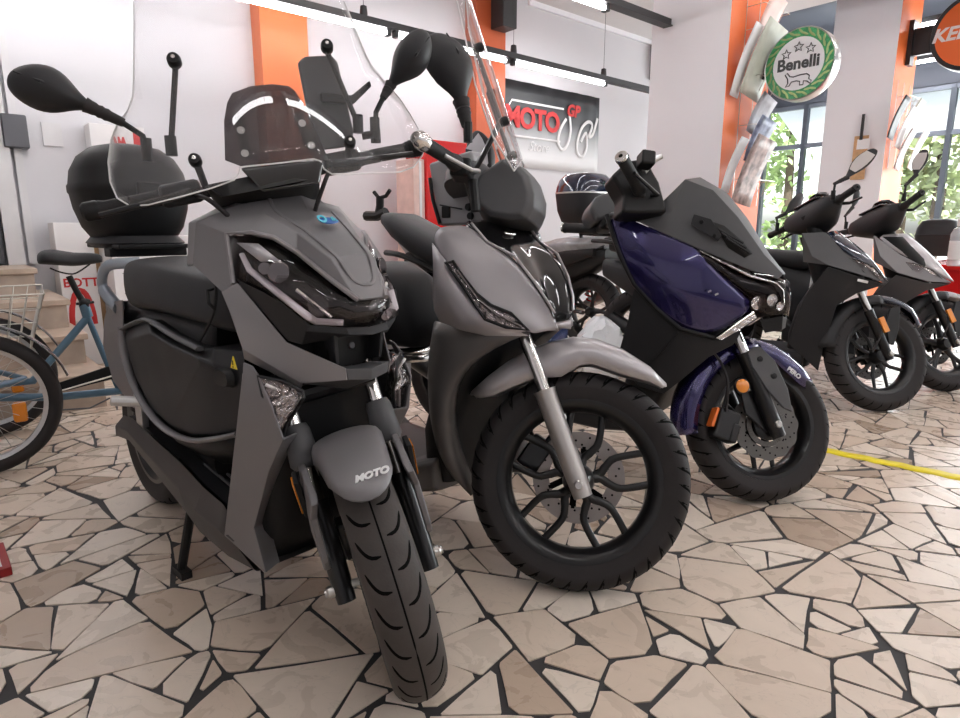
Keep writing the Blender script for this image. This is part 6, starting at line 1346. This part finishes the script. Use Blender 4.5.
# ------------------------------------------------------------------ blue cargo tricycle at the left edge
def tricycle():
    g = ground(-13, 475); M = Matrix.Translation(g) @ Matrix.Rotation(math.radians(35), 4, 'Z') @ Matrix.Translation((0, .30, 0)); fr = Frame(M)
    e = empty('tricycle', M, 'blue cargo tricycle with wire basket and black saddle at the left edge', 'tricycle')
    P = lambda px, py, y=0: fr.U(px, py, y=y)
    R = .29
    for s, nm in ((-1, 'rear_wheel'), (1, 'rear_wheel')):
        c = Vector((0, s * .30, R)); q = MB()
        q.lathe([(R - .028 + .028 * math.cos(t), .028 * math.sin(t)) for t in [2 * PI * k / 14 for k in range(14)]], c, (0, 1, 0), 64, loop=True, cap=False); ty = q.build(nm, 'rubber', e, smooth=60)
        q = MB(); q.lathe([(R - .052, -.016), (R - .048, .0), (R - .052, .016), (R - .068, .012), (R - .068, -.012)], c, (0, 1, 0), 64, loop=True, cap=False); q.build('rim', 'alu', ty, smooth=40)
        q = MB(); q.lathe([(.006, -.045), (.03, -.042), (.03, -.038), (.018, -.03), (.018, .03), (.03, .038), (.03, .042), (.006, .045)], c, (0, 1, 0), 20); q.build('hub', 'alu', ty)
        q = MB()
        for k in range(28):
            a = 2 * PI * k / 28; h = a + (.55 if (k // 2) % 2 else -.55); y = .036 * (1 if k % 2 else -1)
            q.tube([c + Vector((.026 * math.cos(h), y, .026 * math.sin(h))), c + Vector(((R - .062) * math.cos(a), 0, (R - .062) * math.sin(a)))], .0011, 4)
        sp = q.build('spokes', 'steel', ty); sp['kind'] = 'stuff'
        rows = []
        for i in range(19):
            a = math.radians(15 + 150 * i / 18); rows.append([c + Vector(((R + .03 + .012 * math.cos(k * 1.2)) * math.cos(a), .03 * k, (R + .03 + .012 * math.cos(k * 1.2)) * math.sin(a))) for k in (-1, -.5, 0, .5, 1)])
        MB().grid(rows).build('mudguard', 'gloss_black', e, solid=.002, smooth=60)
        q = MB(); rp = P(20, 413, s * .30 - .02) if s < 0 else c + Vector((.12, 0, -.05)); q.box(Vector((rp.x, s * .30, rp.z)), (.05, .03, .085)); q.build('spoke_reflector', 'amber', ty, bevel=.012)
    q = MB(); q.tube([(0, -.33, R), (0, .33, R)], .014, 10); q.build('rear_axle', 'steel', e)
    # frame
    col, clus, stay, bb = P(84, 304), P(88, 317), P(44, 368), P(118, 392)
    q = MB(); q.tube([col, clus], .022, 12); q.tube([clus, clus + (stay - clus) * 1.25, Vector((0, 0, R + .02))], .017, 10); q.tube([clus, P(104, 356), P(120, 392)], .013, 10)
    q.tube([Vector((-.02, 0, R - .03)), P(56, 397), P(118, 391), P(175, 385)], .018, 10); q.tube([Vector((0, -.3, R + .05)), Vector((0, .3, R + .05))], .015, 10); q.tube([Vector((0, -.28, R + .05)), Vector((.16, 0, R + .03))], .013, 10); q.tube([Vector((0, .28, R + .05)), Vector((.16, 0, R + .03))], .013, 10)
    q.tube([P(118, 391), P(190, 340), P(212, 300)], .02, 10); fr_ = q.build('frame', 'bike_blue', e, smooth=50)
    q = MB(); q.tube([P(85, 306), P(75, 288), P(69, 276)], .0135, 12); q.tube([P(89, 304), P(80, 302)], .022, 12); q.tube([P(94, 302), P(76, 304)], .006, 8); q.build('seatpost', 'plastic_black', e)
    # saddle
    L, Rr = P(37, 262), P(103, 260); ln = Rr.x - L.x; rings = []
    for t, w, th, dz in ((0, .05, .024, .0), (.06, .085, .038, .006), (.2, .105, .046, .008), (.4, .085, .044, .0), (.55, .05, .040, -.006), (.75, .032, .036, -.002), (.93, .028, .030, .0), (1, .014, .018, .0)):
        rings.append([Vector((L.x + ln * t, w * math.cos(a), L.z + .004 + dz + (th * math.sin(a) if math.sin(a) > 0 else th * .55 * math.sin(a)))) for a in [2 * PI * k / 18 for k in range(18)]])
    q = MB(); q.loft(rings); sd = q.build('saddle', 'seat_vinyl', e, sub=1)
    for s in (-1, 1):
        q = MB(); q.tube(catmull([P(50, 268, s * .03), P(60, 272, s * .025), P(72, 274, s * .022), P(80, 271, s * .02), P(90, 264, s * .012)], 4), .0035, 8); q.build('saddle_rail', 'plastic_black', sd)
    # front end, chain guard, cranks (mostly behind the scooter)
    q = MB(); q.prism([P(54, 384, -.05), P(108, 366, -.05), P(118, 372, -.05), P(119, 384, -.05), P(111, 379, -.05), P(56, 393, -.05)], (0, -.012, 0)); q.build('chain_guard', 'plastic_black', e, bevel=.004)
    q = MB(); q.tube([P(57, 392, -.064), P(112, 376, -.064)], .004, 6); q.build('guard_stripe', 'wire', e)
    q = MB(); q.tube([P(60, 410, -.05), P(90, 408, -.05), P(110, 398, -.05)], .004, 6); q.build('chain', 'metal_dark', e)
    cx = bb.x; q = MB(); q.tube([Vector((cx, -.09, bb.z)), Vector((cx + .10, -.09, bb.z - .09))], .01, 8); q.box((cx + .1, -.13, bb.z - .09), (.09, .08, .022)); q.build('crank', 'metal_dark', e)
    hp = P(212, 300); c = Vector((hp.x + .22, 0, R)); q = MB()
    q.lathe([(R - .028 + .028 * math.cos(t), .028 * math.sin(t)) for t in [2 * PI * k / 14 for k in range(14)]], c, (0, 1, 0), 64, loop=True, cap=False); ty = q.build('front_wheel', 'rubber', e, smooth=60)
    q = MB(); q.lathe([(R - .052, -.016), (R - .048, .0), (R - .052, .016), (R - .068, .012), (R - .068, -.012)], c, (0, 1, 0), 64, loop=True, cap=False); q.build('rim', 'alu', ty, smooth=40)
    q = MB()
    for k in range(28):
        a = 2 * PI * k / 28; q.tube([c + Vector((.02 * math.cos(a + .6), .03 * (-1) ** k, .02 * math.sin(a + .6))), c + Vector(((R - .062) * math.cos(a), 0, (R - .062) * math.sin(a)))], .0011, 4)
    sp = q.build('spokes', 'steel', ty); sp['kind'] = 'stuff'
    q = MB(); q.tube([c + Vector((0, -.05, 0)), c + Vector((-.12, -.05, .33)), c + Vector((-.14, 0, .36)), c + Vector((-.2, 0, .52))], .012, 8); q.tube([c + Vector((0, .05, 0)), c + Vector((-.12, .05, .33)), c + Vector((-.14, 0, .36))], .012, 8); q.build('fork', 'bike_blue', e)
    # wire basket
    yb, yt = .22, .27; ct, cb = P(44, 294, -yt), P(31, 350, -yb); zt, zb = ct.z, cb.z; x1, t1 = cb.x, ct.x; x0, t0 = x1 - .42, t1 - .55; q = MB()
    for z in (0, .25, .5, .75, 1):
        k = z; xa, xb, yy, zz = x0 + (t0 - x0) * k, x1 + (t1 - x1) * k, yb + (yt - yb) * k, zb + (zt - zb) * k
        q.tube([(xa, -yy, zz), (xb, -yy, zz), (xb, yy, zz), (xa, yy, zz)], .004 if z in (0, 1) else .0022, 6, loop=True)
    for i in range(11):
        k = i / 10
        for s in (-1, 1): q.tube([(x0 + (x1 - x0) * k, s * yb, zb), (t0 + (t1 - t0) * k, s * yt, zt)], .0022, 5)
    for i in range(11):
        k = -1 + 2 * i / 10
        for a, b_ in ((x0, t0), (x1, t1)): q.tube([(a, yb * k, zb), (b_, yt * k, zt)], .0022, 5)
    for i in range(1, 9):
        x = x0 + (x1 - x0) * i / 9; q.tube([(x, -yb, zb), (x, yb, zb)], .0022, 5)
    bk = q.build('basket', 'wire', e)
    for s in (-1, 1):
        q = MB(); q.tube([(-.2, s * .2, zb), (-.15, s * .25, R + .05), (0, s * .28, R + .04)], .008, 8); q.build('basket_strut', 'bike_blue', e)
    return e
tricycle()
p = ground(13, 575); q = MB(); Mx = Matrix.Translation(p) @ Matrix.Rotation(math.radians(42), 4, 'Z')
q.box((-.16, .10, .013), (.32, .2, .026)); rb = q.xf(Mx).build('box', 'red_box', None, bevel=.003); tag(rb, 'low red box on the floor at the left edge', 'box')
q = MB(); q.box((-.16, .10, .0265), (.28, .16, .001)); q.xf(Mx).build('white_panel', 'paper_white', rb)
# ------------------------------------------------------------------ motorcycles parked in the second row
def NP(px, py, n): return Vector(SHOPF.U(px, py, y=n))
def second_row_black():
    base = Vector((4.08, 3.9, 0)); M = SHOP @ Matrix.Translation(base); e = empty('motorcycle', M, 'black motorcycle with film wrapped seat and blue lidded top case, behind the dark blue scooter', 'motorcycle')
    R = .31; X, Y, Z = Vector((1, 0, 0)), Vector((0, 1, 0)), Vector((0, 0, 1))
    for y, nm in ((-.60, 'rear_wheel'), (.66, 'front_wheel')):
        wheel(e, Matrix.Translation((0, y, R)) @ Matrix.Rotation(PI / 2, 4, 'Z'), R, .066, .05, name=nm, style='five', grooves='block', ng=26)
    q = MB(); q.loft([superring((0, -.82, .90), .05, .025, 16, 3, X, Z), superring((0, -.7, .87), .11, .05, 16, 3, X, Z), superring((0, -.45, .84), .14, .06, 16, 3, X, Z), superring((0, -.1, .79), .13, .06, 16, 3, X, Z), superring((0, .1, .82), .09, .06, 16, 3, X, Z)]); sd = q.build('seat', 'seat_vinyl', e, sub=1)
    rg = random.Random(4); rings = []
    for y, z, w, h in ((-.80, .885, .06, .035), (-.7, .86, .15, .075), (-.55, .845, .18, .085), (-.42, .835, .185, .09), (-.28, .82, .17, .085), (-.12, .80, .16, .07), (0, .81, .09, .05)):
        rings.append([p + Vector((rg.uniform(-.018, .018), rg.uniform(-.02, .02), rg.uniform(-.018, .018))) for p in superring((0, y, z), w, h, 24, 2.4, X, Z)])
    q = MB(); q.loft(rings); q.build('plastic_film', 'film_wrap', sd, sub=1)
    q = MB(); q.loft([superring((0, .02, .86), .10, .09, 18, 2.5, X, Z), superring((0, .2, .92), .16, .12, 18, 2.5, X, Z), superring((0, .42, .90), .15, .12, 18, 2.5, X, Z), superring((0, .55, .86), .08, .08, 18, 2.5, X, Z)]); q.build('fuel_tank', 'gloss_black', e, sub=1)
    q = MB(); q.box((0, .12, .42), (.34, .42, .30)); q.box((0, .2, .60), (.24, .26, .14)); q.build('engine', 'metal_dark', e, bevel=.03)
    q = MB()
    for k in range(6): q.box((0, .2, .55 + .025 * k), (.28, .28, .008))
    q.build('cooling_fins', 'fork_silver', e)
    for s in (-1, 1):
        q = MB(); q.tube([(s * .08, -.78, .84), (s * .13, -.4, .74), (s * .15, -.05, .60), (s * .15, .1, .40)], .017, 8); q.build('frame_rail', 'plastic_black', e)
        q = MB(); q.tube([(s * .10, -.60, R), (s * .11, -.1, .36)], .028, 8, flat=.6); q.build('swingarm', 'alloy_black', e)
        q = MB(); q.loft([superring((s * .13, -.72, .80), .02, .03, 14, 3, X, Z), superring((s * .15, -.45, .74), .03, .07, 14, 3, X, Z), superring((s * .15, -.15, .68), .03, .08, 14, 3, X, Z)]); q.build('side_cover', 'plastic_black', e, smooth=50)
        s0, s1 = Vector((s * .13, -.36, .66)), Vector((s * .13, -.50, .36)); q = MB(); q.tube([s0, s1], .016, 8); sh = q.build('rear_shock', 'steel', e)
        hel = [s0 + (s1 - s0) * (k / 60) + Vector((.032 * math.cos(k * .75), .032 * math.sin(k * .75), 0)) for k in range(61)]; q = MB(); q.tube(hel, .007, 6); q.build('coil_spring', 'red_gloss', sh)
        q = MB(); q.tube([(s * .1, .69, R), (s * .1, .52, .95)], .024, 10); q.build('fork_leg', 'alloy_black', e)
        q = MB(); q.tube([(s * .05, .52, .98), (s * .2, .46, 1.04), (s * .36, .36, 1.02)], .013, 8); q.build('handlebar', 'plastic_black', e)
    q = MB(); q.loft([superring((0, -.80, .78), .10, .05, 16, 4, X, Z), superring((0, -.6, .72), .13, .10, 16, 4, X, Z), superring((0, -.3, .64), .14, .17, 16, 4, X, Z), superring((0, .02, .60), .13, .16, 16, 4, X, Z)]); q.build('under_tray', 'plastic_black', e)
    q = MB(); q.tube([(.20, .05, .32), (.22, -.3, .30), (.20, -.55, .42), (.19, -.78, .5)], [.028, .035, .055, .05], 14); q.build('exhaust', 'steel', e)
    q = MB(); q.tube([(-.20, -.2, .32), (-.27, -.2, .34)], .012, 8); q.tube([(.20, -.2, .34), (.28, -.2, .36)], .012, 8); q.build('foot_pegs', 'alu', e)
    q = MB(); q.prism([(-.10, -.78, .80), (.10, -.78, .80), (.08, -.92, .55), (-.08, -.92, .55)], (0, .012, 0)); q.build('number_plate_holder', 'plastic_black', e)
    q = MB(); q.lathe([(0, .0), (.05, .01), (.08, .05), (.085, .1), (0, .12)], (0, .74, .92), (0, -1, 0), 20); q.build('headlamp', 'plastic_dark', e)
    q = MB(); q.tube([(-.1, .05, .30), (-.22, .10, .012)], .012, 8); q.build('side_stand', 'plastic_black', e)
    # top case on the tail
    iv = Matrix.Translation(-base); nn = 3.9 - .58
    c = iv @ NP(585, 200, nn); zb = (iv @ NP(585, 224, nn)).z; zt = (iv @ NP(585, 173, nn)).z; h = zt - zb; cx = c.x; cy = -.58
    q = MB(); q.box((cx * .5, cy, zb - .012), (.2, .26, .02)); q.tube([(0, cy + .1, .86), (cx * .5, cy + .08, zb - .02)], .015, 8); q.tube([(0, cy - .1, .88), (cx * .5, cy - .08, zb - .02)], .015, 8); q.build('rack', 'plastic_black', e, bevel=.004)
    q = MB(); q.loft([superring((cx, cy, zb + h * t), .225 * k, .19 * k, 28, 3) for t, k in ((0, .62), (.04, .78), (.25, .93), (.55, 1.0), (.6, 1.0))]); tcs = q.build('top_case', 'plastic_dark', e, smooth=50)
    q = MB(); q.loft([superring((cx, cy, zb + h * t), .225 * k, .19 * k, 28, 3) for t, k in ((.61, 1.0), (.72, .97), (.86, .88), (.96, .7), (1.0, .4))]); q.build('case_lid', 'deep_blue', tcs, smooth=60)
    q = MB(); q.loft([superring((cx, cy, zb + h * t), .228, .193, 28, 3) for t in (.585, .615)]); q.build('case_seam', 'fork_silver', tcs)
second_row_black()
c = NP(600, 340, 3.0); rg = random.Random(9); rings = []
cw = SHOP @ Vector((c.x, c.y - .35, 0)); z0 = 0
bb_ = SHOPF.U(600, 336, y=2.45)
z1_ = SHOPF.U(600, 318, y=2.45).z
for i in range(13):
    t = i / 12; k = (.55 + .45 * math.sin(t * 2.2)) if t < .6 else max(.06, math.sqrt(max(0, 1 - ((t - .35) / .66) ** 2)))
    rings.append([SHOP @ Vector((bb_.x + (.20 * k + rg.uniform(-.022, .022)) * math.cos(a), bb_.y + (.15 * k + rg.uniform(-.022, .022)) * math.sin(a), max(.002, t * z1_ + (rg.uniform(-.018, .018) if t > 0 else 0)))) for a in [2 * PI * j / 26 for j in range(26)]])
q = MB(); q.loft(rings); tag(q.build('plastic_bag', 'plastic_bag', None, smooth=28), 'crumpled white plastic bag standing behind the silver grey scooter mudguard', 'plastic bag')
# ------------------------------------------------------------------ outside the windows
tag(SB('street_ground', 'asphalt', (U1 + .3, U1 + 30, -25, 25, -.1, -.02)), kind='structure')
def tree(u, n, h, r, seed, label, m):
    rg = random.Random(seed); e = empty('tree', Matrix.Translation(shop(u, n, 0)), label, 'tree', 'trees outside the windows')
    q = MB(); q.tube([(0, 0, -.05), (.05, .03, h * .35), (0, .1, h * .7)], [.13, .1, .05], 8); q.build('trunk', 'bark', e)
    q = MB(); cl = []
    for i in range(16):
        a = rg.uniform(0, 2 * PI); rr = r * math.sqrt(rg.random()) * .8; cl.append((Vector((rr * math.cos(a), rr * math.sin(a), rg.uniform(.6, h - .3))), r * rg.uniform(.3, .5)))
    for i in range(2600):
        c, cr = cl[i % 16]; p = c + Vector((rg.gauss(0, 1), rg.gauss(0, 1), rg.gauss(0, .8))) * cr * .55
        R = Euler((rg.uniform(-1, 1), rg.uniform(-1, 1), rg.uniform(0, 6))).to_matrix(); s = rg.uniform(.09, .18)
        q.ngon([p + R @ Vector(v) for v in ((-s, 0, 0), (0, -s * .45, .01), (s, 0, 0), (0, s * .45, .01))])
    o = q.build('foliage', m, e); return e
for k, (u, n, h, r) in enumerate(((15.0, 6.6, 5.5, 1.5), (14.6, 3.6, 5, 1.4), (14.6, .8, 5.2, 1.4), (18.2, 5.2, 6.5, 1.7), (18.4, 1.8, 6.5, 1.7), (14.6, -2.2, 4.6, 1.3))):
    tree(u, n, h, r, k + 3, 'leafy tree outside the shop windows', 'leaf_pale' if k % 2 else 'leaf')
aw = MB()
aw.loft([[shop(u, n, z) for u, z in ((U1 + .25, 3.05), (U1 + .25, 3.08), (U1 + 1.5, 2.55), (U1 + 1.5, 2.52))] for n in (-4, 5.5)]); tag(aw.build('awning', 'awning_white', None), 'white awning outside above the shop windows', 'awning')
# ------------------------------------------------------------------ light
w = bpy.data.worlds.new('world'); SC.world = w; w.use_nodes = True; nt = w.node_tree; bg = nt.nodes['Background']
sk = nt.nodes.new('ShaderNodeTexSky'); sk.sky_type = 'NISHITA'; sk.sun_disc = False; sk.sun_elevation = math.radians(50); sk.sun_rotation = math.radians(200); sk.air_density = 1.2; sk.dust_density = 4
hs = nt.nodes.new('ShaderNodeHueSaturation'); hs.inputs['Saturation'].default_value = .35
nt.links.new(sk.outputs['Color'], hs.inputs['Color']); nt.links.new(hs.outputs['Color'], bg.inputs['Color']); bg.inputs['Strength'].default_value = .9
sl = bpy.data.lights.new('sun', 'SUN'); so = bpy.data.objects.new('sun', sl); COL.objects.link(so); sl.energy = 9; sl.angle = .05; sl.color = (1, .96, .9)
so.rotation_euler = (math.radians(35), math.radians(18), math.radians(-20))
# daylight entering through the glazing
def area(nm, M, sx, sy, en, col):
    l = bpy.data.lights.new(nm, 'AREA'); l.shape = 'RECTANGLE'; l.size = sx; l.size_y = sy; l.energy = en; l.color = col
    o = bpy.data.objects.new(nm, l); COL.objects.link(o); o.matrix_world = M; return o
area('daylight_right', Matrix.Translation(shop(U1 - .1, -.3, 1.75)) @ M3(NA, Vector((0, 0, 1)), UA).to_4x4(), 9.5, 2.4, 420, (.93, .97, 1))
SC.view_settings.view_transform = 'Standard'; SC.view_settings.look = 'None'; SC.view_settings.gamma = 1; SC.view_settings.use_curve_mapping = False
SC.view_settings.exposure = 0.33
SC.cycles.use_denoising = True
SC.cycles.max_bounces = 10; SC.cycles.transparent_max_bounces = 24; SC.cycles.sample_clamp_indirect = 8; SC.cycles.caustics_reflective = False; SC.cycles.caustics_refractive = False
